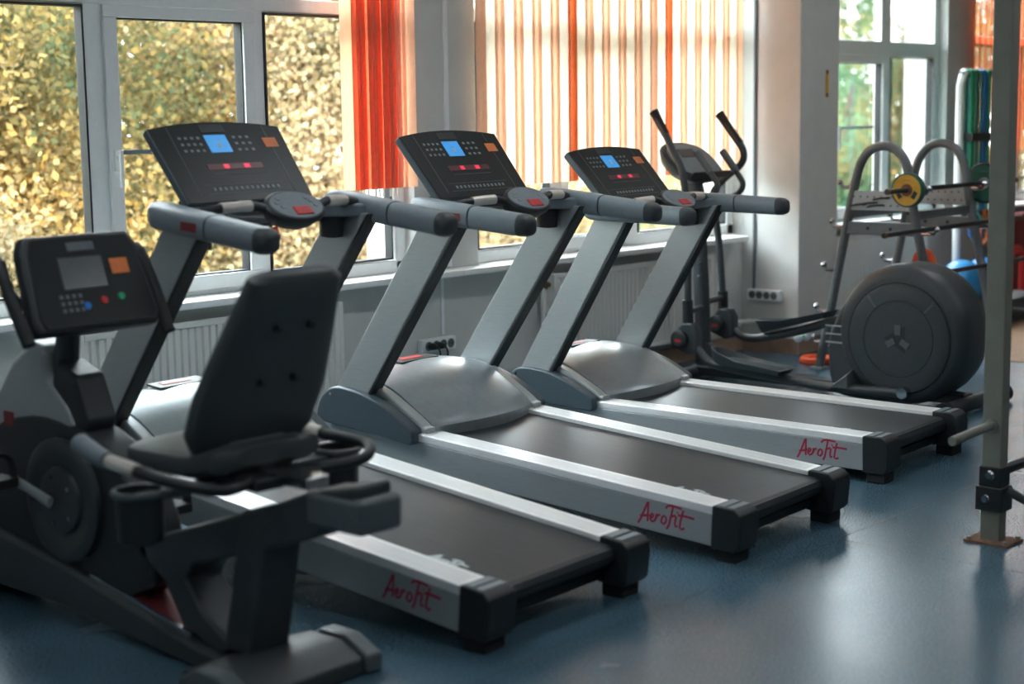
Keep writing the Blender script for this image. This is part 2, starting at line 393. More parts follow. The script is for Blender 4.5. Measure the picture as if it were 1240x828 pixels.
# ---------------------------------------------------------------- sockets
def socket_block(loc, rz, n, plugs, label, group=None):
    e = tag(empty('socket_block', loc, (0, 0, rz)), label, 'socket', group)
    L = .056*n+.03
    B().bx(-L/2, L/2, -.045, 0, -.036, .036).obj('housing', 'pvc', e, bevel=.008)
    for k in range(n):
        x = -L/2+.043+k*.056
        b = B(); b.lathe([(.025, -.046), (.025, -.0475), (.021, -.0475), (.019, -.0465), (.001, -.0464)], (x, 0, 0), 1, 20); d = b.obj('socket_ring', 'mid_grey', e)
        b = B(); b.lathe([(.004, -.049), (.004, -.046)], (x-.009, 0, 0), 1, 8); b.lathe([(.004, -.049), (.004, -.046)], (x+.009, 0, 0), 1, 8); b.obj('contact_hole', 'gasket', d)['kind'] = 'stuff'
    return e
socket_block((6.16, YW, .375), 0, 4, 2, 'white socket strip holding two black plugs, low on the wall under the pilaster')
socket_block((9.104, 5.86, .377), R(-90), 4, 0, 'empty white socket strip on the side of the white column')
for k, x in enumerate((6.085, 6.141)):
    e = tag(empty('power_plug', (x, YW-.046, .375)), ('black plug with its cord in the end socket of the strip', 'black plug with its cord in the second socket of the strip')[k], 'plug', 'plugs in the socket strip')
    b = B(); b.lathe([(.018, -.002), (.02, -.02), (.016, -.04), (.009, -.055)], (0, 0, 0), 1, 14); b.obj('plug_body', 'black_plastic', e)
    b = B(); b.tube([(0, -.05, 0), (0, -.075, -.03), (.0, -.07, -.15), (.02, -.06, -.3), (.05, -.12, -.365), (-.1, -.3-k*.05, -.368)], .005, 8, smooth=5); b.obj('cord', 'black_plastic', e)
e = tag(empty('thermometer', (9.423, 5.617, 1.66)), 'slim yellow thermometer strip with dark ends on the column', 'thermometer')
B().bx(-.014, .014, -.008, 0, .02, .155).obj('scale', 'yellow', e, bevel=.003)
b = B(); b.bx(-.012, .012, -.01, 0, 0, .028); b.bx(-.012, .012, -.01, 0, .147, .175); b.obj('end_piece', 'rust', e, bevel=.004)

# ---------------------------------------------------------------- treadmills
def script_logo(x0, z0, s):
    S = [[(0, 0), (.07, .14), (.15, .38), (.23, .62), (.25, .64), (.245, .4), (.24, .1)], [(.05, .22), (.15, .24), (.28, .28)],
         [(.29, .2), (.36, .24), (.385, .31), (.35, .35), (.31, .28), (.31, .17), (.35, .12), (.42, .16)],
         [(.42, .15), (.44, .24), (.47, .36)], [(.445, .22), (.49, .33), (.55, .35)],
         [(.575, .17), (.6, .3), (.65, .345), (.7, .3), (.695, .19), (.64, .12), (.585, .15), (.575, .22)],
         [(.68, .56), (.73, .64), (.83, .665), (.95, .65), (1.07, .63)], [(.86, .655), (.82, .4), (.77, .12), (.72, .0)], [(.79, .36), (.85, .38), (.93, .42)],
         [(.94, .4), (.915, .2), (.925, .12), (.98, .14)], [(.96, .5), (.98, .53)],
         [(1.11, .6), (1.05, .3), (1.03, .12), (1.08, .08), (1.15, .12)], [(.98, .44), (1.15, .45), (1.38, .43)]]
    return [[(x0+p[0]*s, z0+p[1]*s*.78) for p in q] for q in S]
def treadmill(loc, yaw, inc, label):
    e = tag(empty('treadmill', loc, (0, 0, yaw)), label, 'treadmill', 'treadmills in a row along the windows')
    # the whole machine tips about its rear feet (local x = 2)
    T = Matrix.Translation((2, 0, 0)) @ Matrix.Rotation(inc, 4, 'Y') @ Matrix.Translation((-2, 0, 0))
    def nb():
        b = B(); b.m = T; return b
    def deck(x): return .235-(x-.5)*.033
    # belt and deck
    b = nb(); poly = [(.3, deck(.3)-.005), (1.98, deck(1.98)-.005), (2.01, deck(2)-.012), (2.022, deck(2)-.03), (2.01, deck(2)-.052), (1.97, deck(2)-.062), (.3, deck(.3)-.07)]
    b.prism(poly, 1, -.292, .292); belt = b.obj('running_belt', 'belt', e)
    b = nb()
    for q in script_logo(0, 0, .11):
        pts = [Vector(p) for p in q]
        vr = []
        for i, p in enumerate(pts):
            d = (pts[min(i+1, len(pts)-1)]-pts[max(i-1, 0)]).normalized(); n2 = Vector((-d.y, d.x))
            vr.append([b.v((1.68+(p+n2*.006*s).x, -.275+(p+n2*.006*s).y, deck(1.68+p.x)-.0035)) for s in (1, -1)])
        for a, c in zip(vr, vr[1:]): b.f([a[0], c[0], c[1], a[1]])
    b.obj('belt_print', 'logo_white', belt, smooth=False)
    for s in (-1, 1):
        y0, y1 = sorted((s*.292, s*.412))
        b = nb(); b.loft([[(x, y0, deck(x)-.02), (x, y1, deck(x)-.02), (x, y1, deck(x)-.135), (x, y0, deck(x)-.135)] for x in (.05, 1.95)]); rl = b.obj('side_rail', 'silver', e, bevel=.004)
        b = nb(); b.loft([[(x, y0, deck(x)+.012), (x, y1-.004*(s > 0), deck(x)+.012), (x, y1, deck(x)+.006), (x, y1, deck(x)-.0195), (x, y0, deck(x)-.0195)] for x in (.42, 1.95)]); tp = b.obj('foot_strip', 'rail_top', rl, bevel=.004)
        b = nb()
        for k in range(6): b.bx(.56, 1.93, min(y0, y1)+.022+k*.014, min(y0, y1)+.025+k*.014, 0, .001)
        for v in b.bm.verts:
            l = T.inverted() @ v.co; v.co = T @ Vector((l.x, l.y, deck(l.x)+.0125+l.z))
        b.obj('grip_rib', 'rail_top', rl)['kind'] = 'stuff'
        if s < 0:
            b = nb()
            for q in script_logo(1.635, .08, .175): b.ribbon(q, .009, 1, -.4125)
            b.obj('logo_print', 'logo_red', rl, smooth=False)
        # black end cap
        x0, x1 = 1.95, 2.07
        za, zb = deck(1.95)+.016, deck(1.95)-.142
        b = nb(); ya, yb = y0-.006, y1+.006
        prof = [(x0, za), (x1-.03, za-.002), (x1-.006, za-.02), (x1, za-.05), (x1-.004, zb+.02), (x1-.02, zb), (x0, zb)]
        b.prism(prof, 1, ya, yb); cp_ = b.obj('rear_cap', 'black_plastic', e, bevel=.006)
        b = nb(); b.bx(x0+.012, x0+.045, ya+.01, yb-.01, za-.004, za+.003); b.bx(x0+.055, x0+.085, ya+.01, yb-.01, za-.004, za+.002); b.obj('cap_plate', 'arm_grey', cp_, bevel=.002)
        B_ = B(); B_.bx(1.96, 2.045, y0+.012, y1-.012, 0, .06); B_.obj('rear_foot', 'black_rubber', e, bevel=.005)
    b = nb(); b.cyl((1.985, -.292, .145), (1.985, .292, .145), .036); b.obj('rear_roller', 'black_plastic', e)
    b = nb(); b.bx(.1, 1.93, -.29, .29, .075, .13); b.bx(1.9, 1.97, -.3, .3, .06, .09); b.obj('deck_frame', 'black_plastic', e)
    # front feet reach the floor whatever the incline
    for s in (-1, 1):
        top = T @ Vector((.35, s*.3, .13))
        b = B(); b.box((top.x, top.y, top.z/2+.012), (.09, .05, top.z-.02)); b.cyl((top.x, top.y-.035, .032), (top.x, top.y+.035, .032), .032, n=20); b.obj('front_wheel_leg', 'black_plastic', e)
    # hood: dome between curved bands and outer fairings
    prof = [(-.02, .13), (-.01, .24), (.03, .33), (.09, .385), (.16, .408), (.24, .408), (.33, .385), (.43, .338), (.53, .285), (.56, .26)]
    ps = spline([Vector((p[0], 0, p[1])) for p in prof], 3)
    rings = []
    for k in range(13):
        y = -.33+.66*k/12; lift = .052*(1-(y/.36)**2); bow = .07*(1-(y/.33)**2)
        rings.append([(p.x+(bow*max(0, (p.x-.2)/.36)), y, p.z+lift*min(1, max(0, (p.z-.13)/.15))*(1 if p.x < .35 else max(.25, 1-(p.x-.35)/.25))) for p in ps]+[(.56+bow, y, .2), (-.02, y, .1)])
    b = nb(); b.loft(rings); hd = b.obj('motor_hood', 'silver_hood', e)
    b = nb(); b.m = T @ Matrix.Translation((.17, -.02, .462)) @ Matrix.Rotation(R(1), 4, 'Y'); b.bx(-.04, .045, -.12, .12, -.006, .003); lb = b.obj('hood_label', 'black_plastic', hd, bevel=.003)
    b = nb(); b.m = T @ Matrix.Translation((.17, -.02, .466)) @ Matrix.Rotation(R(1), 4, 'Y'); b.bx(-.02, .015, -.08, .05, 0, .0012); b.obj('label_print', 'red', lb)
    for s in (-1, 1):
        ya, yb = sorted((s*.33, s*.385))
        band = [(p.x, p.z+.003) for p in ps if p.x < .56]
        b = nb(); b.prism(band+[(.575, .268), (.575, .2), (-.02, .1)], 1, ya, yb); b.obj('hood_band', 'silver', e, bevel=.008)
        ya, yb = sorted((s*.385, s*.448))
        fp = spline([Vector((p[0], p[1])) for p in [(0, .235), (.015, .305), (.055, .36), (.11, .388), (.2, .388), (.3, .372), (.4, .34), (.5, .292), (.552, .262)]], 3)
        b = nb(); b.prism([(p.x, p.y) for p in fp]+[(.556, .215), (.54, .2), (.03, .228)], 1, ya, yb); fr = b.obj('hood_fairing', 'blue_grey', e, bevel=.012, seg=3)
        b = nb(); b.cyl((.09, s*.446, .355), (.09, s*.451, .355), .007, n=10); b.obj('screw', 'chrome', fr)
    # uprights
    for s in (-1, 1):
        ya, yb = sorted((s*.36, s*.42))
        b = nb(); b.prism([(.085, .36), (.27, .36), (.77, 1.145), (.585, 1.145)], 1, ya, yb); up_ = b.obj('upright', 'silver', e, bevel=.006)
        b = nb(); b.prism([(.272, .365), (.288, .365), (.787, 1.145), (.771, 1.145)], 1, ya-.001, yb+.001); b.obj('edge_strip', 'black_plastic', up_, bevel=.003)
    # handrail arms: grey front part, seam, grey rear part with dark end
    for s in (-1, 1):
        y = s*.43
        def sec(x, hz, hy, dz=0, dy=0, n=16):
            zc = 1.165-(x-.57)*.055+dz
            return [(x, y+dy+hy*np.sign(math.cos(a))*abs(math.cos(a))**.7, zc+hz*np.sign(math.sin(a))*abs(math.sin(a))**.7) for a in [k*2*math.pi/n for k in range(n)]]
        b = nb(); b.loft([sec(.535, .03, .035, .0, -s*.03), sec(.545, .042, .05, 0, -s*.014), sec(.58, .047, .055), sec(.85, .046, .053)]); arm = b.obj('handrail', 'arm_grey', e)
        b = nb(); b.loft([sec(.85, .043, .05), sec(.858, .043, .05)]); b.obj('seam', 'black_plastic', arm)
        b = nb(); b.loft([sec(.858, .045, .052), sec(1.085, .043, .05)]); b.obj('rear_sleeve', 'arm_grey', arm)
        b = nb(); b.loft([sec(1.085, .0435, .0505), sec(1.105, .042, .049), sec(1.122, .034, .04), sec(1.13, .018, .022)]); b.obj('end_grip', 'dark_grey', arm)
        b = nb(); b.bx(.74, .82, y-.0545 if s < 0 else y+.0535, y-.0535 if s < 0 else y+.0545, 1.135, 1.165); b.obj('arm_label', 'maroon', arm)
        # inner carrier with cup holder
        b = nb(); b.prism([(.53, s*.39), (.53, s*.2), (.6, s*.19), (.68, s*.24), (.75, s*.38), (.75, s*.4)], 2, 1.13, 1.178); ca = b.obj('cup_tray', 'arm_grey', e, bevel=.014, seg=3)
        b = nb(); b.lathe([(.056, .0), (.062, .004), (.062, .012), (.05, .012), (.046, .001)], (.635, s*.315, 1.173), 2, 24, True); b.obj('cup_ring', 'black_plastic', ca)
        b = nb(); b.lathe([(.048, .0), (.044, -.085), (.02, -.09)], (.635, s*.315, 1.135), 2, 20); b.obj('cup_well', 'black_plastic', ca)
    b = nb(); b.bx(.545, .63, -.36, .36, 1.105, 1.15); b.obj('cross_beam', 'black_plastic', e, bevel=.015, seg=3)
    # grip bar with metal sensors and control pod
    b = nb(); b.tube([(.69, -.38, 1.18), (.72, -.3, 1.194), (.745, -.18, 1.2), (.758, -.1, 1.185), (.758, .1, 1.185), (.745, .18, 1.2), (.72, .3, 1.194), (.69, .38, 1.18)], .017, 12, smooth=4); gb = b.obj('grip_bar', 'black_plastic', e)
    for s in (-1, 1):
        b = nb(); b.tube([(.721, s*.295, 1.1945), (.733, s*.235, 1.198), (.744, s*.18, 1.2)], .0195, 14); b.obj('pulse_sensor', 'sensor', gb)
    b = nb(); b.m = T @ Matrix.Translation((.765, 0, 1.182)) @ Matrix.Rotation(R(38), 4, 'Y')
    def oval(a, c, z, n=28): return [(a*math.cos(k*2*math.pi/n), c*math.sin(k*2*math.pi/n), z) for k in range(n)]
    b.loft([oval(.03, .06, -.06), oval(.062, .11, -.04), oval(.078, .135, 0), oval(.078, .135, .012), oval(.07, .126, .02)]); pod = b.obj('control_pod', 'black_plastic', e)
    b = nb(); b.m = T @ Matrix.Translation((.765, 0, 1.182)) @ Matrix.Rotation(R(38), 4, 'Y'); b.loft([oval(.066, .12, .018), oval(.064, .118, .023)]); b.obj('pod_face', 'arm_grey', pod)
    b = nb(); b.m = T @ Matrix.Translation((.765, 0, 1.182)) @ Matrix.Rotation(R(38), 4, 'Y'); b.bx(.012, .052, -.03, .05, .02, .0275); b.obj('stop_button', 'red', pod, bevel=.004)
    b = nb(); b.m = T @ Matrix.Translation((.765, 0, 1.182)) @ Matrix.Rotation(R(38), 4, 'Y')
    for (px, py) in ((-.03, -.07), (-.01, -.085), (-.03, .06), (-.01, .075), (.01, .085), (.01, -.07)): b.bx(px-.006, px+.006, py-.008, py+.008, .02, .0255)
    b.obj('pod_key', 'key', pod)['kind'] = 'stuff'
    b = nb(); b.cyl((.775, -.1, 1.125), (.79, -.1, 1.09), .014, n=12); b.obj('safety_clip', 'red', pod)
    # console
    C0 = Vector((.557, 0, 1.19)); upx = Vector((-.222, 0, .25)).normalized(); nr = Vector((.25, 0, .222)).normalized()
    K = T @ Matrix(((nr.x, 0, upx.x, C0.x), (nr.y, 1, upx.y, C0.y), (nr.z, 0, upx.z, C0.z), (0, 0, 0, 1)))   # local: x out of face, y across, z up the face
    def kb():
        b = B(); b.m = K; return b
    top = [(.31-.62*k/12, .328+.028*(1-(k/6-1)**2)) for k in range(13)]
    outl = [(-.295, 0), (.295, 0)]+top
    ins = [(p[0]*.86, .03+(p[1])*.84) for p in outl]
    b = kb(); b.loft([[(-.05, *p) for p in ins], [(-.03, *p) for p in outl], [(0, *p) for p in outl]]); cn = b.obj('console', 'blue_grey', e, bevel=.006)
    b = kb(); b.loft([[(t, p[0]*.985, .005+p[1]*.975) for p in outl] for t in (-.002, .0025)]); fc = b.obj('console_face', 'face', cn)
    def plate(name, m, y0, y1, z0, z1, t=.004, par=cn, bev=0): return kb().bx(.002, t, y0, y1, z0, z1).obj(name, m, par, bevel=bev)
    plate('display', 'screen_blue', -.075, .025, .215, .292, .0045); plate('speaker_grille', 'black_plastic', -.08, .035, .302, .338, .006, cn, .002)
    plate('display_digit', 'logo_white', -.028, -.018, .235, .262, .005)
    plate('led_panel', 'led_dim', -.13, .13, .14, .165); plate('led_digit', 'led_red', -.055, -.03, .143, .162, .0048); plate('led_digit', 'led_red', .04, .068, .143, .162, .0048)
    plate('promo_sticker', 'sticker', .195, .26, .232, .275, .0035)
    b = kb()
    for r_ in range(3):
        for c_ in range(4): b.bx(.002, .0042, -.195+c_*.028, -.183+c_*.028, .22+r_*.028, .23+r_*.028)
        for c_ in range(3): b.bx(.002, .0042, .055+c_*.032, .069+c_*.032, .22+r_*.028, .23+r_*.028)
    for c_ in range(13): b.bx(.002, .0042, -.155+c_*.025, -.144+c_*.025, .05, .063)
    b.obj('console_key', 'key', cn)['kind'] = 'stuff'
    b = kb()
    for q in ((-.225, -.222, .03, .33), (.222, .225, .03, .33), (-.19, .19, .075, .0765), (-.19, .19, .036, .0375), (-.12, .12, .12, .1215)): b.bx(.002, .0034, *q)
    b.obj('face_line', 'face_line', cn)['kind'] = 'stuff'
    b = nb(); b.prism([(.47, 1.1), (.57, 1.1), (.56, 1.175), (.51, 1.2), (.46, 1.2)], 1, -.27, .27); b.obj('console_base', 'black_plastic', e, bevel=.012)
    b = nb(); b.tube([(.6, -.25, 1.17), (.66, -.12, 1.14), (.66, .12, 1.14), (.6, .25, 1.17)], .011, 8, smooth=4); b.obj('book_rest', 'mid_grey', e)
    return e
treadmill((3.74, 5.237, 0), R(-87.706), R(4.294), 'grey treadmill raised at the front, right beside the recumbent bike')
treadmill((4.988, 5.211, 0), R(-86.848), R(2.362), 'grey treadmill standing between two other treadmills, sharp red script on its rail')
treadmill((6.419, 5.409, 0), R(-86.988), R(-1.302), 'grey treadmill lying level beside the elliptical trainer')

# ---------------------------------------------------------------- recumbent bike (world coordinates minus its base)
O = Vector((2.9, 3.45, 0))
bike = tag(empty('recumbent_bike', O), 'black and grey recumbent exercise bike with tall padded backrest and cup holders', 'exercise bike')
def bb_():
    b = B(); b.m = Matrix.Translation(-O); return b
b = bb_(); b.loft([[(x, y, z) for y, z in ((3.33, .0), (3.33, .05), (3.42, .09), (3.55, .09), (3.66, .05), (3.66, 0))] for x in (2.68, 3.08)]); st = b.obj('rear_stabilizer', 'dark_grey', bike, bevel=.01)
for x0, x1 in ((2.62, 2.68), (3.08, 3.145)):
    b = bb_(); b.loft([[(x, y, z) for y, z in ((3.32, .0), (3.32, .055), (3.42, .1), (3.52, .1), (3.6, .055), (3.6, 0))] for x in (x0, x1)]); b.obj('end_cap', 'mid_grey', st, bevel=.012)
b = bb_(); b.loft([[(2.9-.075*w_, y-.07, z), (2.9+.075*w_, y-.07, z), (2.9+.075*w_, y+.06, z), (2.9-.075*w_, y+.06, z)] for y, z, w_ in ((3.6, .07, 1), (3.5, .5, .95))]); b.obj('seat_post', 'dark_grey', bike, bevel=.02, seg=3)
# side frame: beam + curved front leg, as two plates and a core
fr = [(4.1, .315), (3.92, .372), (3.38, .55), (3.28, .59), (3.08, .635), (3.08, .545), (3.27, .46), (3.5, .385), (3.78, .3), (3.82, .25), (3.75, .16), (3.6, .08), (3.68, .05), (3.85, .1), (3.93, .22)]
b = bb_(); b.prism(fr, 0, 2.83, 2.97); b.obj('seat_frame', 'dark_grey', bike, bevel=.015, seg=3)
b = bb_(); b.bx(2.82, 2.98, 3.05, 3.27, .5, .6); b.obj('rear_block', 'mid_grey', bike, bevel=.02)
b = bb_(); b.bx(2.86, 2.94, 3.3, 4.0, .585, .62); b.m = Matrix.Translation(-O); b.obj('slide_rail', 'chrome', bike, bevel=.005)
# lower beam
b = bb_(); b.loft([[(2.8, y, z0), (3.0, y, z0), (3.0, y, z1-.012), (2.985, y, z1), (2.815, y, z1), (2.8, y, z1-.012)] for y, z0, z1 in ((3.56, 0.005, .05), (3.76, 0.005, .07), (4.46, .06, .2), (4.95, .06, .26))]); lb = b.obj('lower_beam', 'dark_grey', bike, bevel=.006)
b = bb_(); b.loft([[(2.83, y, z), (2.97, y, z), (2.97, y, z+.006), (2.83, y, z+.006)] for y, z in ((3.82, .084), (4.28, .164))]); dp = b.obj('decal_panel', 'maroon', lb)
b = bb_()
for x in (2.822, 2.972): b.loft([[(x, y, z), (x+.008, y, z), (x+.008, y, z+.014), (x, y, z+.014)] for y, z in ((3.8, .08), (4.3, .168))])
b.obj('decal_edge', 'chrome', lb)
b = bb_(); b.cyl((2.58, 4.98, .05), (3.22, 4.98, .05), .05, n=14); b.obj('front_stabilizer', 'black_plastic', bike)
# drive housing and pulley
hs = spline([Vector(p) for p in [(3.98, .2), (4.02, .4), (4.16, .56), (4.36, .64), (4.6, .66), (4.86, .58), (4.98, .4), (5.0, .2), (4.96, .1), (4.5, .1), (4.1, .14)]], 3)
b = bb_(); b.prism([(p.x, p.y) for p in hs], 0, 2.83, 2.97); b.obj('drive_housing', 'black_plastic', bike, bevel=.02, seg=3)
for s, xo in ((-1, 2.83), (1, 2.97)):
    b = bb_(); b.lathe([(.2, 0), (.2, s*.018), (.185, s*.026), (.15, s*.02), (.11, s*.012), (.105, s*.026), (.06, s*.032), (.001, s*.032)], (xo, 4.43, .4), 0, 36); pl = b.obj('crank_disc', 'dark_grey', bike)
    b = bb_()
    for k in range(5): b.lathe([(.008, s*.03), (.008, s*.036)], (xo, 4.43+.08*math.cos(k*1.257), .4+.08*math.sin(k*1.257)), 0, 8)
    b.obj('bolt', 'chrome', pl)
ca, sa = math.cos(R(20)), math.sin(R(20))
for s in (-1, 1):
    x = 2.9+s*.125; dy, dz = s*-.17*ca, s*-.17*sa
    b = bb_(); b.tube([(x, 4.43, .4), (x+s*.015, 4.43+dy*.6, .4+dz*.6), (x+s*.03, 4.43+dy, .4+dz)], [.02, .016, .019], 10, sq=(1, .6)); ck = b.obj('crank_arm', 'silver', bike)
    b = bb_(); b.box((x+s*.09, 4.43+dy, .4+dz), (.1, .1, .03)); b.tube([(x+s*.045, 4.4+dy, .41+dz), (x+s*.05, 4.41+dy, .47+dz), (x+s*.09, 4.42+dy, .49+dz), (x+s*.135, 4.41+dy, .46+dz), (x+s*.135, 4.4+dy, .41+dz)], .009, 6, smooth=3, sq=(.5, 2.5)); b.obj('pedal', 'black_rubber', bike, bevel=.004)
# front shroud (silver) and mast
sh = [(4.34, .6), (4.4, .7), (4.5, .78), (4.52, .88), (4.6, .9), (4.72, .82), (4.86, .66), (4.96, .5), (4.98, .36), (4.84, .4), (4.7, .52), (4.5, .58)]
b = bb_(); b.prism(sh, 0, 2.835, 2.965); so = b.obj('front_shroud', 'silver', bike, bevel=.03, seg=3)
b = bb_(); b.bx(2.829, 2.836, 4.71, 4.77, .6, .65); b.obj('shroud_label', 'maroon', so, bevel=.004)
b = bb_(); b.tube([(2.9, 4.52, .6), (2.9, 4.5, .8), (2.9, 4.46, .96), (2.9, 4.42, 1.06)], [.05, .042, .036, .034], 12, smooth=3); b.obj('mast', 'dark_grey', bike)
b = bb_(); b.prism([(4.3, .66), (4.36, .8), (4.48, .84), (4.52, .7), (4.46, .6), (4.36, .56)], 0, 2.845, 2.955); b.obj('mast_bracket', 'black_plastic', bike, bevel=.015)
# console, tilted towards the rider
K = Matrix.Translation(Vector((2.9, 4.3, .945))-O) @ Matrix.Rotation(R(-22), 4, 'X')   # face looks to -y
def kb2():
    b = B(); b.m = K; return b
out = [(-.215, .0), (-.23, .04), (-.212, .27), (-.19, .315), (.19, .315), (.212, .27), (.23, .04), (.215, 0)]
b = kb2(); b.loft([[(p[0]*sc_, y, .14+(p[1]-.14)*sc_) for p in out] for y, sc_ in ((-.02, .94), (-.01, 1), (.03, 1), (.075, .75))]); cb = b.obj('console', 'black_plastic', bike, bevel=.008)
b = kb2(); b.prism([(p[0]*.9, .14+(p[1]-.14)*.9) for p in out], 1, -.024, -.018); b.obj('console_face', 'face', cb)
b = kb2(); b.bx(-.1, .06, -.027, -.02, .13, .235); b.obj('display', 'screen_grey', cb, bevel=.003)
b = kb2(); b.bx(-.055, .045, -.027, -.018, .252, .283); b.obj('speaker_grille', 'mid_grey', cb, bevel=.006)
b = kb2(); b.bx(.085, .15, -.0265, -.02, .17, .22); b.obj('promo_sticker', 'sticker', cb)
for x, z, m in ((-.035, .075, 'blue'), (.03, .088, 'red'), (.095, .095, 'green')):
    b = kb2(); b.lathe([(.012, -.028), (.013, -.02)], (x, 0, z), 1, 12); b.obj('button', m, cb)
b = kb2()
for r_ in range(3):
    for c_ in range(4): b.bx(-.125+c_*.022, -.112+c_*.022, -.0265, -.02, .06+r_*.022, .072+r_*.022)
b.obj('keypad', 'mid_grey', cb)['kind'] = 'stuff'
# handlebar around the console
b = bb_(); b.tube([(2.645, 4.3, .94), (2.64, 4.37, 1.06), (2.645, 4.44, 1.18), (2.7, 4.52, 1.12), (2.78, 4.54, 1.02), (2.9, 4.54, .98), (3.02, 4.54, 1.02), (3.1, 4.52, 1.12), (3.15, 4.44, 1.18), (3.16, 4.37, 1.06), (3.155, 4.3, .93)], .016, 10, smooth=5); hb = b.obj('handlebar', 'black_plastic', bike)
for pts in ([(2.646, 4.29, .925), (2.64, 4.37, 1.06), (2.645, 4.43, 1.165)], [(3.155, 4.29, .915), (3.16, 4.37, 1.06), (3.151, 4.43, 1.165)]):
    b = bb_(); b.tube(pts, .021, 10, smooth=4); b.obj('foam_grip', 'black_rubber', hb)
# seat, backrest
def pad(pts2, x0, x1, name, m, corner=.05):
    pass
b = bb_()
sec = lambda y, z, w_, t: [(2.9+w_*math.copysign(abs(math.cos(a))**.55, math.cos(a)), y, z+t*math.copysign(abs(math.sin(a))**.6, math.sin(a))) for a in [k*2*math.pi/20 for k in range(20)]]
b.loft([sec(3.5, .66, .13, .025), sec(3.52, .655, .2, .04), sec(3.65, .64, .215, .045), sec(3.85, .635, .2, .042), sec(3.94, .63, .17, .035), sec(3.965, .625, .12, .02)]); b.obj('seat', 'vinyl', bike)
b = bb_()
rings = []
for t, w_, th in ((0, .12, .02), (.02, .185, .035), (.12, .222, .042), (.35, .225, .045), (.6, .2, .043), (.85, .172, .04), (.97, .16, .034), (1.0, .13, .018)):
    cy, cz = 3.62-.26*t, .66+.52*t
    nrm = Vector((0, .52, .26)).normalized(); 
    rings.append([(2.9+w_*math.copysign(abs(math.cos(a))**.5, math.cos(a)), cy+nrm.y*th*math.copysign(abs(math.sin(a))**.6, math.sin(a)), cz+nrm.z*th*math.copysign(abs(math.sin(a))**.6, math.sin(a))) for a in [k*2*math.pi/24 for k in range(24)]])
b.loft(rings); bk = b.obj('backrest', 'vinyl', bike)
rim = []
for x, t in ((2.84, .45), (2.96, .45), (2.84, .75), (2.96, .75)):
    p = Vector((x, 3.62-.26*t-.04, .66+.52*t-.02)); b = bb_(); b.cyl(p, p+Vector((0, -.014, -.007)), .01, n=10); b.obj('screw', 'black_plastic', bk)
b = bb_(); b.loft([[(2.8, y, z), (3.0, y, z), (3.0, y+.03, z+.0), (2.8, y+.03, z)] for y, z in ((3.52, .58), (3.55, .68), (3.56, .72))]); b.obj('back_bracket', 'mid_grey', bike, bevel=.008)
b = bb_(); b.bx(2.78, 3.02, 3.42, 3.9, .575, .61); b.obj('seat_carriage', 'black_plastic', bike, bevel=.01)
# side grips with sensors and cup holders
for s in (-1, 1):
    X = 2.9+s*.335
    b = bb_(); b.tube([(2.9+s*.06, 3.5, .595), (2.9+s*.24, 3.4, .61), (X, 3.46, .635), (X, 3.64, .642), (X, 3.8, .655), (X, 3.92, .685)], .017, 10, smooth=5); hg = b.obj('seat_handle', 'black_plastic', bike)
    b = bb_(); b.tube([(X, 3.66, .6435), (X, 3.79, .654)], .021, 12); b.obj('pulse_sensor', 'sensor', hg)
    b = bb_(); b.tube([(X, 3.8, .655), (X, 3.87, .67), (X, 3.93, .69), (X, 3.945, .696)], [.024, .029, .028, .012], 12, smooth=3); b.obj('hand_grip', 'arm_grey', hg)
    cx, cy = 2.9+s*.36, 3.62
    b = bb_(); b.lathe([(.05, .42), (.062, .43), (.066, .55), (.074, .558), (.074, .568), (.06, .568), (.056, .44), (.001, .435)], (cx, cy, .035), 2, 28); cu = b.obj('cup_holder', 'black_plastic', bike)
    b = bb_(); b.lathe([(.075, .556), (.077, .562), (.075, .57), (.062, .57), (.062, .556)], (cx, cy, .035), 2, 28, True); b.obj('cup_rim', 'mid_grey', cu)
    b = bb_(); b.bx(min(2.9, cx), max(2.9, cx), cy-.03, cy+.03, .565, .59); b.obj('cup_bracket', 'dark_grey', cu, bevel=.006)

# ---------------------------------------------------------------- elliptical trainer
O = Vector((7.95, 4.7, 0))
el = tag(empty('elliptical_trainer', O), 'dark grey elliptical trainer with large round flywheel housing and swinging arms', 'elliptical')
fly = (4.16, .395)
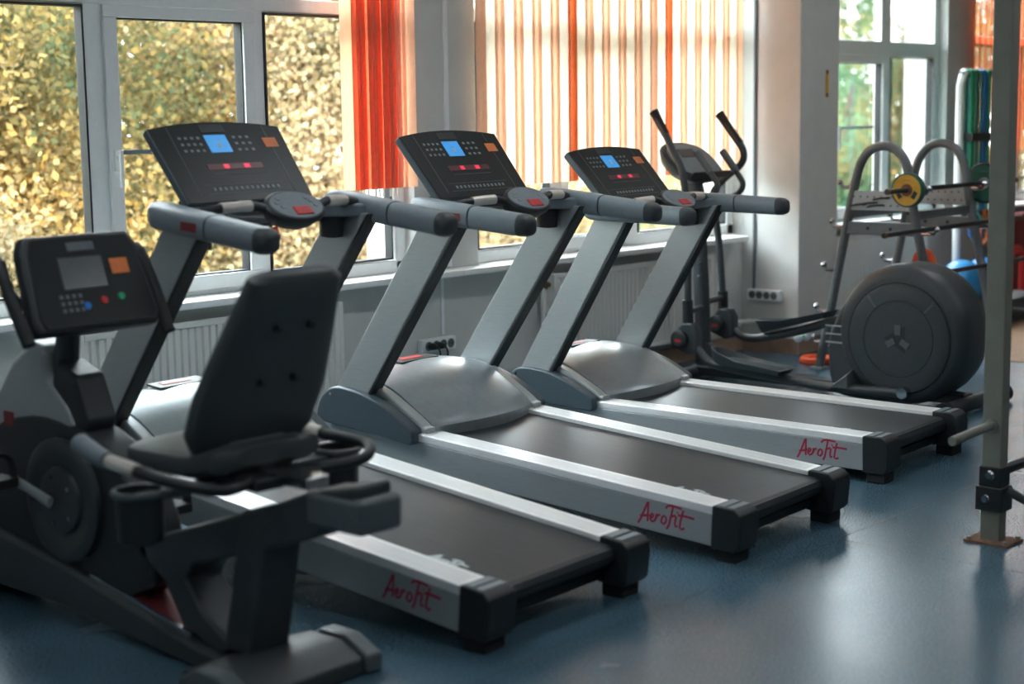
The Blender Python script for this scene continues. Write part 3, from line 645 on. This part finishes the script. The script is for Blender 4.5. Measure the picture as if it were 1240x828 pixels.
# housing: rounded drum plus front shoulder
b = bb_(); b.m = Matrix.Translation(-O)
b.lathe([(.3, -.175), (.335, -.168), (.368, -.13), (.378, -.06), (.378, .06), (.368, .13), (.335, .168), (.3, .175)], (7.9, fly[0], fly[1]), 0, 48); hsg = b.obj('flywheel_housing', 'dark_grey', el)
b = bb_(); sp = spline([Vector(p) for p in [(4.1, .03), (4.5, .03), (4.58, .1), (4.6, .3), (4.57, .42), (4.5, .55), (4.38, .68), (4.2, .73)]], 4)
b.prism([(p.x, p.y) for p in sp], 0, 7.755, 8.045); b.obj('front_shoulder', 'dark_grey', hsg, bevel=.04, seg=4)
for s, xo in ((-1, 7.9-.172), (1, 7.9+.172)):
    b = bb_(); b.lathe([(.292, 0), (.292, s*.008), (.286, s*.012), (.205, s*.012), (.203, s*.009), (.2, s*.012), (.06, s*.016), (.001, s*.016)], (xo, fly[0]-.01, fly[1]-.015), 0, 48); pn = b.obj('round_cover', 'dark_grey', el)
    b = bb_(); b.lathe([(.294, s*.0), (.299, s*.006), (.299, 0)], (xo, fly[0]-.01, fly[1]-.015), 0, 48, True); b.obj('cover_gap', 'gasket', pn)
    for k in range(3):
        a = R(90+120*k); c_, s_ = math.cos(a), math.sin(a); cy, cz = fly[0]-.01, fly[1]-.015
        b = bb_(); b.prism([(cy+.02*c_-.018*s_, cz+.02*s_+.018*c_), (cy+.075*c_-.02*s_, cz+.075*s_+.02*c_), (cy+.075*c_+.02*s_, cz+.075*s_-.02*c_), (cy+.02*c_+.018*s_, cz+.02*s_-.018*c_)], 0, xo+s*.014, xo+s*.021); b.obj('emblem_spoke', 'mid_grey', pn, bevel=.003)
    b = bb_(); b.lathe([(.085, s*.013), (.083, s*.0165), (.001, s*.0165)], (xo, fly[0]-.01, fly[1]-.015), 0, 3); b.obj('emblem', 'black_plastic', pn)
    for a in (R(50), R(135)):
        b = bb_(); b.prism([(fly[0]-.01+rr*math.cos(a+da), fly[1]-.015+rr*math.sin(a+da)) for rr, da in ((.21, -.02), (.28, -.02), (.28, .02), (.21, .02))], 0, xo+s*.01, xo+s*.016); b.obj('cover_notch', 'mid_grey', pn)
for k in range(3):
    b = bb_(); b.bx(7.748, 7.756, 4.5-.002*k, 4.61-.002*k, .41-k*.045, .42-k*.045); b.obj('vent_line', 'silver', hsg, bevel=.003)
b = bb_(); b.loft([[(7.66+dx, 4.52-.1*t, .09+z) for dx, z in ((0, 0), (0, .07*t+.01), (.09, .1*t+.01), (.12, 0))] for t in (0, .5, 1)]); b.obj('crank_fairing', 'mid_grey', hsg, bevel=.01)
# base
b = bb_(); b.bx(7.88, 8.0, 3.85, 5.62, .03, .085); b.obj('base_beam', 'black_plastic', el, bevel=.01)
for y, hw in ((5.58, .3), (3.82, .32)):
    b = bb_(); b.cyl((7.95-hw, y, .045), (7.95+hw, y, .045), .038, n=14); sb = b.obj('stabilizer', 'dark_grey', el)
    for s in (-1, 1):
        b = bb_(); b.cyl((7.95+s*hw, y, .045), (7.95+s*(hw+.05), y, .045), .045, n=14); b.obj('end_cap', 'black_rubber', sb)
b = bb_(); b.prism([(5.3, .05), (5.5, .22), (5.56, .22), (5.56, .05)], 0, 7.92, 7.98); b.obj('mast_gusset', 'dark_grey', el)
b = bb_(); b.tube([(7.95, 5.55, .06), (7.95, 5.57, .5), (7.95, 5.6, 1.07), (7.95, 5.62, 1.22)], [.05, .05, .045, .04], 14, sq=(.8, 1)); ms = b.obj('mast', 'dark_grey', el)
for z in (.62, .7):
    b = bb_(); b.lathe([(.008, -.05), (.01, -.04), (.01, -.03)], (7.95, 5.56, z), 0, 8); b.obj('bolt', 'chrome', ms)
# console (oval, tilted)
K = Matrix.Translation(Vector((7.95, 5.64, 1.29))-O) @ Matrix.Rotation(R(-48), 4, 'X')
def kb3():
    b = B(); b.m = K; return b
def ov(a, c, y, n=28, e_=.75): return [(a*math.copysign(abs(math.cos(t))**e_, math.cos(t)), y, c*math.copysign(abs(math.sin(t))**e_, math.sin(t))) for t in [k*2*math.pi/n for k in range(n)]]
b = kb3(); b.loft([ov(.21, .14, -.01), ov(.235, .165, 0), ov(.235, .165, .015), ov(.2, .13, .06), ov(.1, .07, .09)]); cn = b.obj('console', 'dark_grey', el)
b = kb3(); b.loft([ov(.205, .135, -.012), ov(.203, .133, -.016)]); b.obj('console_face', 'arm_grey', cn)
b = kb3(); b.bx(-.09, .07, -.019, -.015, .02, .09); b.obj('display', 'screen_grey', cn, bevel=.003)
b = kb3(); b.bx(-.19, .19, -.06, -.012, -.16, -.145); b.obj('book_ledge', 'black_plastic', cn, bevel=.006)
b = bb_(); b.tube([(7.95, 5.61, 1.1), (7.95, 5.65, 1.26)], .055, 12, sq=(.8, 1)); b.obj('console_neck', 'mid_grey', el)
# fixed handles
for s in (-1, 1):
    X = 7.95+s*.13
    b = bb_(); b.tube([(7.95+s*.03, 5.6, 1.08), (X-s*.03, 5.52, 1.07), (X, 5.42, 1.09), (X, 5.37, 1.15), (X, 5.41, 1.22), (X, 5.5, 1.33)], .017, 10, smooth=5); fh = b.obj('fixed_handle', 'dark_grey', el)
    b = bb_(); b.tube([(X, 5.42, 1.235), (X, 5.5, 1.33), (X, 5.515, 1.348)], .022, 12); b.obj('pulse_grip', 'mid_grey', fh)
# swinging arms, pivots, pedal arms
ARM = {-1: (7.70, [(5.49, .42), (5.495, .8), (5.5, 1.0), (5.51, 1.12), (5.54, 1.26), (5.6, 1.36), (5.66, 1.47), (5.735, 1.585)], (5.49, .27)),
       1: (8.20, [(5.585, .42), (5.62, .8), (5.66, 1.02), (5.66, 1.1), (5.58, 1.18), (5.47, 1.26), (5.445, 1.33), (5.49, 1.41), (5.62, 1.565)], (5.575, .3))}
for s in (-1, 1):
    X, pts, pv = ARM[s]
    b = bb_(); b.tube([(X, y, z) for y, z in pts], .021, 12, smooth=5); am = b.obj('swing_arm', 'dark_grey', el)
    e0, e1 = Vector((X, *pts[-2])), Vector((X, *pts[-1]))
    b = bb_(); b.tube([e0.lerp(e1, -.15), e0.lerp(e1, .6), e1], [.025, .026, .03], 12, sq=(1, .8)); b.obj('arm_grip', 'black_rubber', am)
    b = bb_(); b.tube([(X, pts[0][0], .34), (X, pts[0][0]+.005, .5)], .031, 14); b.obj('arm_sleeve', 'black_plastic', am)
    b = bb_(); b.prism([(pv[0]+.06, pv[1]-.06), (pv[0]+.06, pv[1]+.06), (pv[0]+.02, pv[1]+.1), (pv[0]-.05, pv[1]+.1), (pv[0]-.08, pv[1]+.05), (pv[0]-.08, pv[1]-.07), (pv[0]-.02, pv[1]-.09)], 0, X-.035, X+.035); jb = b.obj('joint_block', 'dark_grey', el, bevel=.015, seg=3)
    b = bb_(); b.lathe([(.05, .03), (.056, -.01), (.056, -.055), (.046, -.062), (.001, -.062)], (X, pv[0]+.03, pv[1]), 0, 24); jd = b.obj('joint_cap', 'black_plastic', jb)
    b = bb_(); b.lathe([(.036, -.0615), (.036, -.064), (.001, -.064)], (X, pv[0]+.03, pv[1]), 0, 20); jf = b.obj('cap_face', 'dark_grey', jd)
    b = bb_(); b.bx(X-.0655, X-.064, pv[0]+.01, pv[0]+.05, pv[1]-.012, pv[1]+.004); b.obj('cap_print', 'red', jf)
    b = bb_(); b.cyl((7.95, 5.555, pv[1]+.16), (X, pts[0][0]+.004, pv[1]+.16), .018, n=12); b.obj('pivot_axle', 'dark_grey', el)
ZP = {-1: [(5.44, .24), (5.36, .16), (5.26, .135), (5.05, .115), (4.8, .1), (4.6, .085), (4.35, .09), (4.1, .1)], 1: [(5.5, .27), (5.42, .23), (5.3, .24), (5.05, .3), (4.8, .38), (4.6, .42), (4.35, .47), (4.2, .49)]}
for s in (-1, 1):
    X = ARM[s][0]; q = ZP[s]
    b = bb_(); b.tube([(X, y, z) for y, z in q], .026, 12, smooth=4); pa = b.obj('pedal_arm', 'dark_grey', el)
    b = bb_(); b.lathe([(.03, -.03), (.03, .03)], (X, q[-1][0], q[-1][1]), 0, 16); b.obj('roller_end', 'chrome', pa)
    a0, a1 = q[2], q[4]; sl = math.atan2(a1[1]-a0[1], -(a1[0]-a0[0]))
    Kp = Matrix.Translation(Vector((X-.01 if s < 0 else X, (a0[0]+a1[0])/2+.02, (a0[1]+a1[1])/2+.045))-O) @ Matrix.Rotation(-sl, 4, 'X')
    pl_ = [(-.075, -.23), (.075, -.23), (.085, .05), (.06, .2), (.02, .25), (-.02, .25), (-.06, .2), (-.085, .05)]
    b = B(); b.m = Kp; b.loft([[(x*.85, y*.95, -.02) for x, y in pl_], [(x, y, 0) for x, y in pl_], [(x*1.12, y*1.06, .012+max(0, y)*.2) for x, y in pl_], [(x*1.04, y*1.02, .012+max(0, y)*.2) for x, y in pl_], [(x*.9, y*.96, .006) for x, y in pl_]]); pd = b.obj('pedal', 'dark_grey', pa)
    b = B(); b.m = Kp
    for i in range(14): b.bx(-.06, .06, -.2+i*.027, -.19+i*.027, .004, .011)
    b.obj('tread_rib', 'mid_grey', pd)['kind'] = 'stuff'
    b = bb_(); b.cyl((7.9+s*.1, q[-1][0], q[-1][1]), (X, q[-1][0], q[-1][1]), .014, n=10); b.obj('crank_axle', 'dark_grey', el)

# ---------------------------------------------------------------- barbell rack (two A frames), bars and plates
O = Vector((9.04, 4.79, 0))
rk = tag(empty('barbell_rack', O), 'grey tubular barbell rack of two arched A frames by the column', 'rack')
for X in (8.68, 9.4):
    pts = [(5.2, 0.01), (5.1, .5), (5.0, 1.0), (4.965, 1.16), (4.93, 1.27), (4.87, 1.34), (4.785, 1.365), (4.7, 1.34), (4.64, 1.27), (4.61, 1.16), (4.585, 1.0), (4.47, .5), (4.37, .01)]
    b = bb_(); b.tube([(X, y, z) for y, z in pts], .027, 12, smooth=3); af = b.obj('arched_frame', 'rack_grey', rk)
    for y in (5.2, 4.37):
        b = bb_(); b.bx(X-.045, X+.045, y-.045, y+.045, 0, .014); b.obj('foot_plate', 'rack_grey', af, bevel=.003)
    b = bb_(); b.bx(X-.02, X-.014, 4.585, 5.0, .985, 1.1); pp = b.obj('peg_plate', 'steel', rk, bevel=.003)
    b = bb_()
    for i in range(8):
        for j in range(2): b.cyl((X-.0205, 4.63+i*.045+.02*j, 1.015+.05*j), (X-.0195, 4.63+i*.045+.02*j, 1.015+.05*j), .006, n=8)
    b.obj('plate_hole', 'gasket', pp)['kind'] = 'stuff'
    b = bb_(); b.bx(X-.02, X+.02, 4.57, 5.02, .84, .915); hb = b.obj('cross_bar', 'rack_grey', rk, bevel=.004)
    b = bb_()
    for y in (4.72, 4.87): b.cyl((X-.022, y, .878), (X-.019, y, .878), .011, n=10)
    b.obj('bar_hole', 'gasket', hb)['kind'] = 'stuff'
    for (z, y) in ((1.127, 4.995), (.892, 5.05), (.625, 5.1), (.369, 5.15), (.178, 5.17)):
        b = bb_(); b.tube([(X, y-.01, z-.01), (X, y+.06, z-.01), (X, y+.075, z+.015)], .011, 8); b.lathe([(.001, -.02), (.014, -.014), (.02, 0), (.014, .014), (.001, .02)], (X, y+.078, z+.02), 2, 10); b.obj('peg', 'chrome', rk)
    for (z, y) in ((1.12, 4.6), (.885, 4.545), (.63, 4.49)):
        b = bb_(); b.tube([(X, y+.01, z-.03), (X, y-.095, z-.03), (X, y-.112, z-.005)], .011, 8); b.lathe([(.001, -.018), (.012, -.012), (.018, 0), (.012, .012), (.001, .018)], (X, y-.115, z), 2, 10); b.obj('peg', 'chrome', rk)
for y, z in ((5.0, .96), (4.59, .96), (5.16, .12), (4.42, .12)):
    b = bb_(); b.bx(8.68, 9.4, y-.02, y+.02, z-.025, z+.025); b.obj('long_beam', 'rack_grey', rk, bevel=.004)
for i, (y, z) in enumerate(((4.86, 1.03), (4.78, 1.06), (4.93, 1.02), (4.82, 1.015))):
    b = bb_(); b.tube([(8.645, y+.05, z-.01), (8.64, y, z), (8.64, y-.06, z+.004)], .006, 6); b.obj('wire_hook', 'black_plastic', rk)
def plate_disc(b, x, y, z, r, w_): b.lathe([(.03, -w_/2), (r*.72, -w_/2), (r*.76, -w_/2-.004), (r, -w_/2), (r, w_/2), (r*.76, w_/2+.004), (r*.72, w_/2), (.03, w_/2)], (x, y, z), 0, 32)
def barbell(loc, x0, x1, label, m='black_plastic'):
    e = tag(empty('barbell', loc), label, 'barbell')
    b = B(); b.cyl((x0-loc[0], 0, 0), (x1-loc[0], 0, 0), .0145, n=14); b.obj('bar', m, e)
    for x, d in ((x0, 1), (x1, -1)):
        b = B(); b.lathe([(.001, 0), (.018, .002), (.018, .02), (.001, .022)], (x-loc[0]-(.02 if d < 0 else 0), 0, 0), 0, 14); b.obj('bar_end', 'rust', e)
    return e
by, bz = 4.54, 1.118
barbell((9.0, by, bz+.0), 8.28, 9.95, 'black barbell carrying a yellow and a green plate on the topmost pegs')
barbell((9.0, 4.482, .884), 8.15, 9.9, 'thin dark barbell without plates on the middle pegs')
barbell((9.0, 4.425, .629), 8.3, 9.9, 'thin dark barbell without plates on the lowest pegs')
def weight_plate(loc, r, w_, m, rim, label, handles=True, hub=None):
    e = tag(empty('weight_plate', loc), label, 'weight plate')
    b = B(); b.lathe([(.0155, -w_/2), (r*.9, -w_/2), (r*.9, w_/2), (.0155, w_/2)], (0, 0, 0), 0, 36, True); d = b.obj('disc', m, e)
    b = B(); b.lathe([(r*.89, -w_/2-.003), (r*.97, -w_/2-.003), (r, -w_/2+.006), (r, w_/2-.006), (r*.97, w_/2+.003), (r*.89, w_/2+.003)], (0, 0, 0), 0, 36, True); b.obj('rim', rim, e)
    for k in range(3):
        a = R(90+120*k); b = B(); cy, cz = r*.56*math.cos(a), r*.56*math.sin(a)
        t = Vector((0, -math.sin(a), math.cos(a)))
        b.tube([Vector((-w_/2-.001, cy, cz))-t*r*.22, Vector((-w_/2-.001, cy, cz))+t*r*.22], r*.13, 10, sq=(.06, 1) if abs(math.cos(a)) < .1 else (1, .06)); b.obj('hand_slot', 'black_plastic', d)
    b = B(); b.lathe([(.016, -w_/2-.006), (.035, -w_/2-.006), (.035, w_/2+.006), (.016, w_/2+.006)], (0, 0, 0), 0, 20, True); b.obj('hub', 'rust' if hub is None else hub, e)
    return e
weight_plate((8.53, by, bz), .1, .04, 'yellow', 'green_dark', 'small yellow weight plate with dark green rim on the barbell end')
weight_plate((9.52, by, bz), .125, .05, 'green_dark', 'black_rubber', 'dark green weight plate on the far end of the barbell', hub='steel')
# orange grip plates
def grip_plate(loc, rot, label):
    e = tag(empty('grip_plate', loc, rot), label, 'weight plate')
    b = B(); n = 36; r0 = .11
    b.lathe([(.055, -.018), (.1, -.02), (r0, -.012), (r0, .012), (.1, .02), (.055, .018), (.05, 0)], (0, 0, 0), 2, n, True); b.obj('ring', 'orange', e)
    b = B(); b.lathe([(.016, -.016), (.035, -.016), (.035, .016), (.016, .016)], (0, 0, 0), 2, 20, True); b.obj('hub', 'orange', e)
    for k in range(3):
        b = B(); a = R(120*k+30); b.box((.045*math.cos(a), .045*math.sin(a), 0), (.04, .018, .026), Matrix.Rotation(a, 3, 'Z').to_euler()); b.obj('spoke', 'orange', e)
    return e
grip_plate((8.78, 4.56, .655), (R(90), 0, R(62)), 'orange grip plate hanging on the rack above the flywheel housing')
grip_plate((8.87, 5.33, .021), (0, 0, 0), 'orange grip plate lying on the floor by the rack foot')
for k, y in enumerate((5.275, 5.235)):
    pass
e = tag(empty('dumbbell', (8.62, 5.28, .2)), 'small white dumbbell with green handle on the low rack peg', 'dumbbell')
for x in (-.06, 0.03):
    b = B(); b.lathe([(.001, -.028), (.02, -.022), (.03, -.005), (.03, .005), (.02, .022), (.001, .028)], (x, 0, 0), 0, 20); b.obj('head', 'sill_white', e)
b = B(); b.cyl((-.06, 0, 0), (.03, 0, 0), .011, n=12); b.obj('handle', 'green', e)

# ---------------------------------------------------------------- band stand, bands, balls
O = Vector((11.6, 5.62, 0))
bs = tag(empty('band_stand', O), 'white and black storage stand hung with exercise bands', 'stand')
b = bb_(); b.tube([(11.28, 5.6, .02), (11.28, 5.6, 1.74), (11.33, 5.6, 1.82), (11.36, 5.6, 1.84)], .03, 8); b.obj('post', 'sill_white', bs)
b = bb_(); b.bx(11.95, 12.0, 5.57, 5.63, .0, 1.86); b.obj('post', 'black_plastic', bs)
b = bb_(); b.bx(11.3, 11.98, 5.585, 5.615, 1.8, 1.84); b.obj('top_bar', 'black_plastic', bs)
for z in (1.36, .78):
    b = bb_(); b.bx(11.3, 11.98, 5.5, 5.54, z-.03, z+.03); b.bx(11.94, 11.98, 5.5, 5.62, z-.03, z+.03); b.bx(11.3, 11.34, 5.5, 5.62, z-.03, z+.03); b.obj('rail', 'black_plastic', bs, bevel=.004)
b = bb_(); b.bx(10.8, 12.02, 5.18, 5.8, 0, .03); b.obj('base', 'black_plastic', bs, bevel=.005)
b = bb_(); b.bx(10.82, 12.0, 5.2, 5.78, .14, .17)
for x in (10.85, 11.97): 
    for y in (5.23, 5.75): b.bx(x-.015, x+.015, y-.015, y+.015, .03, .14)
b.obj('shelf', 'black_plastic', bs)
def band(x, w_, z0, m, label, dy=0):
    b = B(); t = .006; zt = 1.85
    outer = [(-.05, z0), (-.05, zt-.03), (-.035, zt), (0, zt+.012), (.035, zt), (.05, zt-.03), (.05, z0), (.03, z0-.03), (0, z0-.04), (-.03, z0-.03)]
    inner = [(y*.82, 1.3+(z-1.3)*.985) for y, z in outer]
    n = len(outer); va = [[b.v((x+s*w_/2, 5.6+p[0]+dy, p[1])) for p in L] for s in (-1, 1) for L in (outer, inner)]
    for i in range(n):
        j = (i+1) % n
        b.f([va[0][i], va[0][j], va[2][j], va[2][i]]); b.f([va[1][i], va[1][j], va[3][j], va[3][i]])
        b.f([va[0][i], va[0][j], va[1][j], va[1][i]]); b.f([va[2][i], va[2][j], va[3][j], va[3][i]])
    tag(b.obj('exercise_band', m), label, 'band', 'bands on the stand')
band(11.40, .06, .9, 'green', 'wide green exercise band nearest the white stand post')
band(11.475, .05, .75, 'green_dark', 'dark green exercise band beside the wide green one')
band(11.54, .035, .7, 'teal', 'teal exercise band between dark green and blue bands')
band(11.60, .05, .62, 'blue', 'blue exercise band in the middle of the stand')
band(11.67, .035, .75, 'green', 'narrow green exercise band beside the blue one')
band(11.78, .09, .6, 'black_rubber', 'wide black exercise band on the stand')
random.seed(9)
for k in range(5):
    x = 11.5+k*.05; z0 = .5+random.uniform(0, .12); Y_ = 5.492-.022*k
    b = B(); b.tube([(x, Y_, .815), (x-.03, Y_, .7), (x-.05+.02*k, Y_, z0+.08), (x, Y_, z0), (x+.06, Y_, z0+.09), (x+.05, Y_, .7), (x+.02, Y_, .815)], .007, 8, smooth=6)
    tag(b.obj('tube_band', 'sticker' if k != 2 else 'yellow'), ('looped orange rubber tube next to the teal rope on the stand rail', 'looped orange rubber tube between another orange one and the yellow one', 'looped yellow rubber tube hanging over the stand rail', 'looped orange rubber tube just past the yellow one', 'looped orange rubber tube closest to the black stand post')[k], 'tube', 'rubber tubes on the stand')
b = B(); b.tube([(11.36, 5.49, .815), (11.3, 5.3, .6), (11.16, 5.2, .45), (11.08, 5.19, .3)], .005, 6, smooth=6); tag(b.obj('skipping_rope', 'teal'), 'thin pale teal rope hanging in front of the blue ball', 'rope')
def ball(loc, r, m, label):
    e = tag(empty('exercise_ball', (loc[0], loc[1], loc[2]-r)), label, 'ball')
    b = B(); b.lathe([(max(.001, r*math.sin(math.pi*k/20)), r-r*math.cos(math.pi*k/20)) for k in range(21)], (0, 0, 0), 2, 32); o = b.obj('shell', m, e)
    b = B(); b.lathe([(.012, 2*r-.003), (.012, 2*r+.002), (.001, 2*r+.003)], (0, 0, 0), 2, 12); b.obj('valve', 'black_plastic', e)
ball((11.02, 5.42, .17+.156), .155, 'ball_blue', 'blue exercise ball on the low shelf of the band stand')
ball((11.37, 5.42, .17+.151), .15, 'blue', 'deep blue exercise ball behind the red handle bag')
b = B(); b.tube([(11.57, 5.3, .201), (11.56, 5.3, .42), (11.6, 5.3, .5), (11.68, 5.3, .52), (11.75, 5.3, .46), (11.76, 5.3, .201)], .03, 10, smooth=5, sq=(1, .7)); tag(b.obj('training_strap', 'red'), 'red padded strap standing in front of the balls', 'strap')
e = tag(empty('floor_mat', (13.2, 5.86, 0)), 'maroon folded gym mat leaning under the far window', 'mat')
for k in range(3): B().bx(-.55, .55, -.05+k*.045, -.01+k*.045, 0, .7).obj('mat_panel', 'maroon', e, bevel=.012)

# ---------------------------------------------------------------- power rack post at the right edge
O = Vector((5.56, 2.585, 0))
pr = tag(empty('power_rack', O), 'beige grey steel power rack upright bolted to the floor', 'power rack')
b = bb_(); b.bx(5.53, 5.59, 2.55, 2.625, .0, 2.6); b.obj('upright', 'post_paint', pr, bevel=.004)
b = bb_(); b.bx(5.49, 5.63, 2.5, 2.67, 0, .008); fp = b.obj('floor_plate', 'rust', pr)
b = bb_()
for x, y in ((5.505, 2.655), (5.615, 2.515), (5.505, 2.515)): b.cyl((x, y, .006), (x, y, .018), .009, n=6)
b.obj('anchor_bolt', 'steel', fp)
b = bb_(); b.tube([(5.54, 2.59, .44), (5.24, 2.6, .425)], .017, 12); pg = b.obj('storage_peg', 'post_paint', pr)
b = bb_(); b.lathe([(.026, 0), (.026, .006), (.018, .01)], (5.524, 2.59, .439), 0, 14); b.obj('peg_collar', 'steel', pg)
b = bb_(); b.bx(5.515, 5.605, 2.535, 2.64, .12, .21); b.bx(5.52, 5.6, 2.545, 2.63, .21, .285); br = b.obj('clamp_bracket', 'black_plastic', pr, bevel=.004)
for z, y in ((.165, 2.6), (.255, 2.585)):
    b = bb_(); b.lathe([(.001, -.012), (.012, -.012), (.014, -.004), (.018, 0)], (5.517, y, z), 0, 12); b.obj('bolt', 'chrome', br)
b = bb_(); b.tube([(5.55, 2.53, .2), (5.66, 2.3, .06), (5.74, 2.13, .03)], .016, 12); ab = b.obj('angled_bar', 'dark_grey', pr)
b = bb_(); b.tube([(5.593, 2.44, .145), (5.622, 2.38, .108)], .0172, 12); b.obj('bar_label', 'logo_white', ab)
b = bb_(); b.tube([(5.58, 2.58, .26), (6.9, 2.45, .3)], .02, 10); b.obj('side_brace', 'black_plastic', pr)
b = bb_(); b.bx(5.53, 5.59, 1.2, 1.275, 0, 2.6); b.obj('upright', 'post_paint', pr, bevel=.004)
b = bb_(); b.bx(5.53, 5.59, 1.2, 2.625, 2.6, 2.66); b.obj('top_beam', 'post_paint', pr, bevel=.004)
b = bb_(); b.bx(5.49, 5.63, 1.15, 1.32, 0, .008); b.obj('floor_plate', 'rust', pr)
b = bb_(); b.bx(6.87, 6.93, 2.41, 2.49, 0, 2.6); b.obj('upright', 'post_paint', pr, bevel=.004)
b = bb_(); b.bx(6.83, 6.97, 2.37, 2.53, 0, .008); b.obj('floor_plate', 'rust', pr)
b = bb_(); b.bx(5.56, 6.9, 2.43, 2.49, 2.66, 2.72); b.obj('top_beam', 'post_paint', pr, bevel=.004)
b = bb_(); b.bx(6.87, 6.93, 2.43, 2.49, 2.6, 2.66); b.obj('beam_joint', 'post_paint', pr)

# ---------------------------------------------------------------- outside: ground and autumn trees
struct(B().bx(-40, 80, YO+.3, 90, -3.3, -3.2).obj('ground', 'grass'))
def tree(loc, rx, rz, zc, n, leaf, size, m, label, seed, name='autumn_tree', gaps=.0):
    rng = np.random.default_rng(seed)
    e = tag(empty(name, loc), label, 'tree', 'trees outside the windows')
    K = max(14, int(n/800)); ctr = rng.normal(size=(K, 3)); ctr /= np.linalg.norm(ctr, axis=1)[:, None]
    ctr *= (rng.random(K)**.45)[:, None]; ctr *= np.array([rx, rx, rz]); ctr[:, 2] += zc-loc[2]
    c = ctr[rng.integers(0, K, n)]+rng.normal(size=(n, 3))*np.array([rx, rx, rz])*.13
    u = rng.normal(size=(n, 3)); u /= np.linalg.norm(u, axis=1)[:, None]
    v = np.cross(u, rng.normal(size=(n, 3))); v /= np.linalg.norm(v, axis=1)[:, None]
    s = (size*(.6+.8*rng.random(n)))[:, None]
    V = np.stack([c-u*s*.5, c+v*s*.32, c+u*s*.5, c-v*s*.32], 1).reshape(-1, 3)
    me = bpy.data.meshes.new('foliage'); me.vertices.add(4*n); me.vertices.foreach_set('co', V.astype(np.float32).ravel())
    me.loops.add(4*n); me.loops.foreach_set('vertex_index', np.arange(4*n, dtype=np.int32))
    me.polygons.add(n); me.polygons.foreach_set('loop_start', np.arange(0, 4*n, 4, dtype=np.int32)); me.polygons.foreach_set('loop_total', np.full(n, 4, dtype=np.int32))
    me.update(); me.validate(); me.materials.append(M[m])
    o = bpy.data.objects.new('foliage', me); col.objects.link(o); o.parent = e; o['kind'] = 'stuff'
    H = zc-loc[2]
    b = B(); b.tube([(0, 0, 0), (.1, .05, H*.5), (0, .1, H), (.1, 0, H+rz*.6)], [.2, .15, .1, .03], 10, smooth=4)
    b.obj('trunk', 'bark', e)
    for k in range(6):
        t = ctr[k]; b = B(); b.tube([(.05, .05, H*.55+.1*k), tuple((t+np.array([0, 0, H*.6]))*.5), tuple(t)], [.07, .045, .015], 6, smooth=3); b.obj('branch', 'bark', e)
G = -3.2
TR = [((6.6, 11.5, G), 2.0, 2.9, 1.4, 15000, .13, 'leaf_gold', 'golden leaved tree close to the window beside the recumbent bike'),
      ((8.9, 13.5, G), 2.1, 3.2, 1.9, 12000, .14, 'leaf_mixed', 'green and gold tree seen through the opening window sash'),
      ((9.9, 11.3, G), 1.7, 3.4, 1.3, 26000, .12, 'leaf_pale', 'pale straw coloured tree beside the red gathered blind'),
      ((7.2, 17.5, G), 3.2, 4.5, 2.6, 12000, .2, 'leaf_green', 'dark green tree behind the golden tree'),
      ((12.0, 18.5, G), 3.0, 4.2, 2.2, 11000, .2, 'leaf_gold', 'tall gold tree behind the green and gold one'),
      ((5.0, 9.8, G), 1.5, 1.5, -.3, 9000, .11, 'leaf_pale', 'low pale shrub crown below the first window'),
      ((13.6, 12.5, G), 2.2, 2.6, .6, 13000, .13, 'leaf_pale', 'pale gold tree behind the closed cream blind'),
      ((17.0, 13.5, G), 2.4, 2.6, .3, 11000, .15, 'leaf_mixed', 'mixed autumn tree behind the end of the cream blind'),
      ((23.5, 13.6, G), 2.0, 2.4, .5, 12000, .14, 'leaf_mixed', 'orange and green tree seen through the window by the barbell rack'),
      ((30.0, 17.8, G), 1.6, 3.4, 2.3, 9000, .18, 'leaf_green', 'slim green conifer like tree beyond the barbell rack window'),
      ((27.0, 14.6, G), 2.2, 2.0, -.2, 9000, .16, 'leaf_gold', 'low golden tree beyond the barbell rack window'),
      ((24.2, 11.0, G), 2.0, 3.2, 1.6, 10000, .16, 'leaf_gold', 'golden tree added to dim the sky behind the orange blind at the end of the room'),  # added unseen tree, cuts the sky light reaching the orange blind
      ((2.5, 10.8, G), 2.2, 3.0, 1.4, 9000, .16, 'leaf_gold', 'golden tree outside the window beyond the bike'),
      ((-2.0, 12.0, G), 2.6, 3.2, 1.6, 7000, .2, 'leaf_mixed', 'mixed tree outside the first window of the room')]
for i, (loc, rx, rz, zc, n, size, m, lab) in enumerate(TR): tree(loc, rx, rz, zc, int(n*4.2), m, size*.46, m, lab, 20+i)
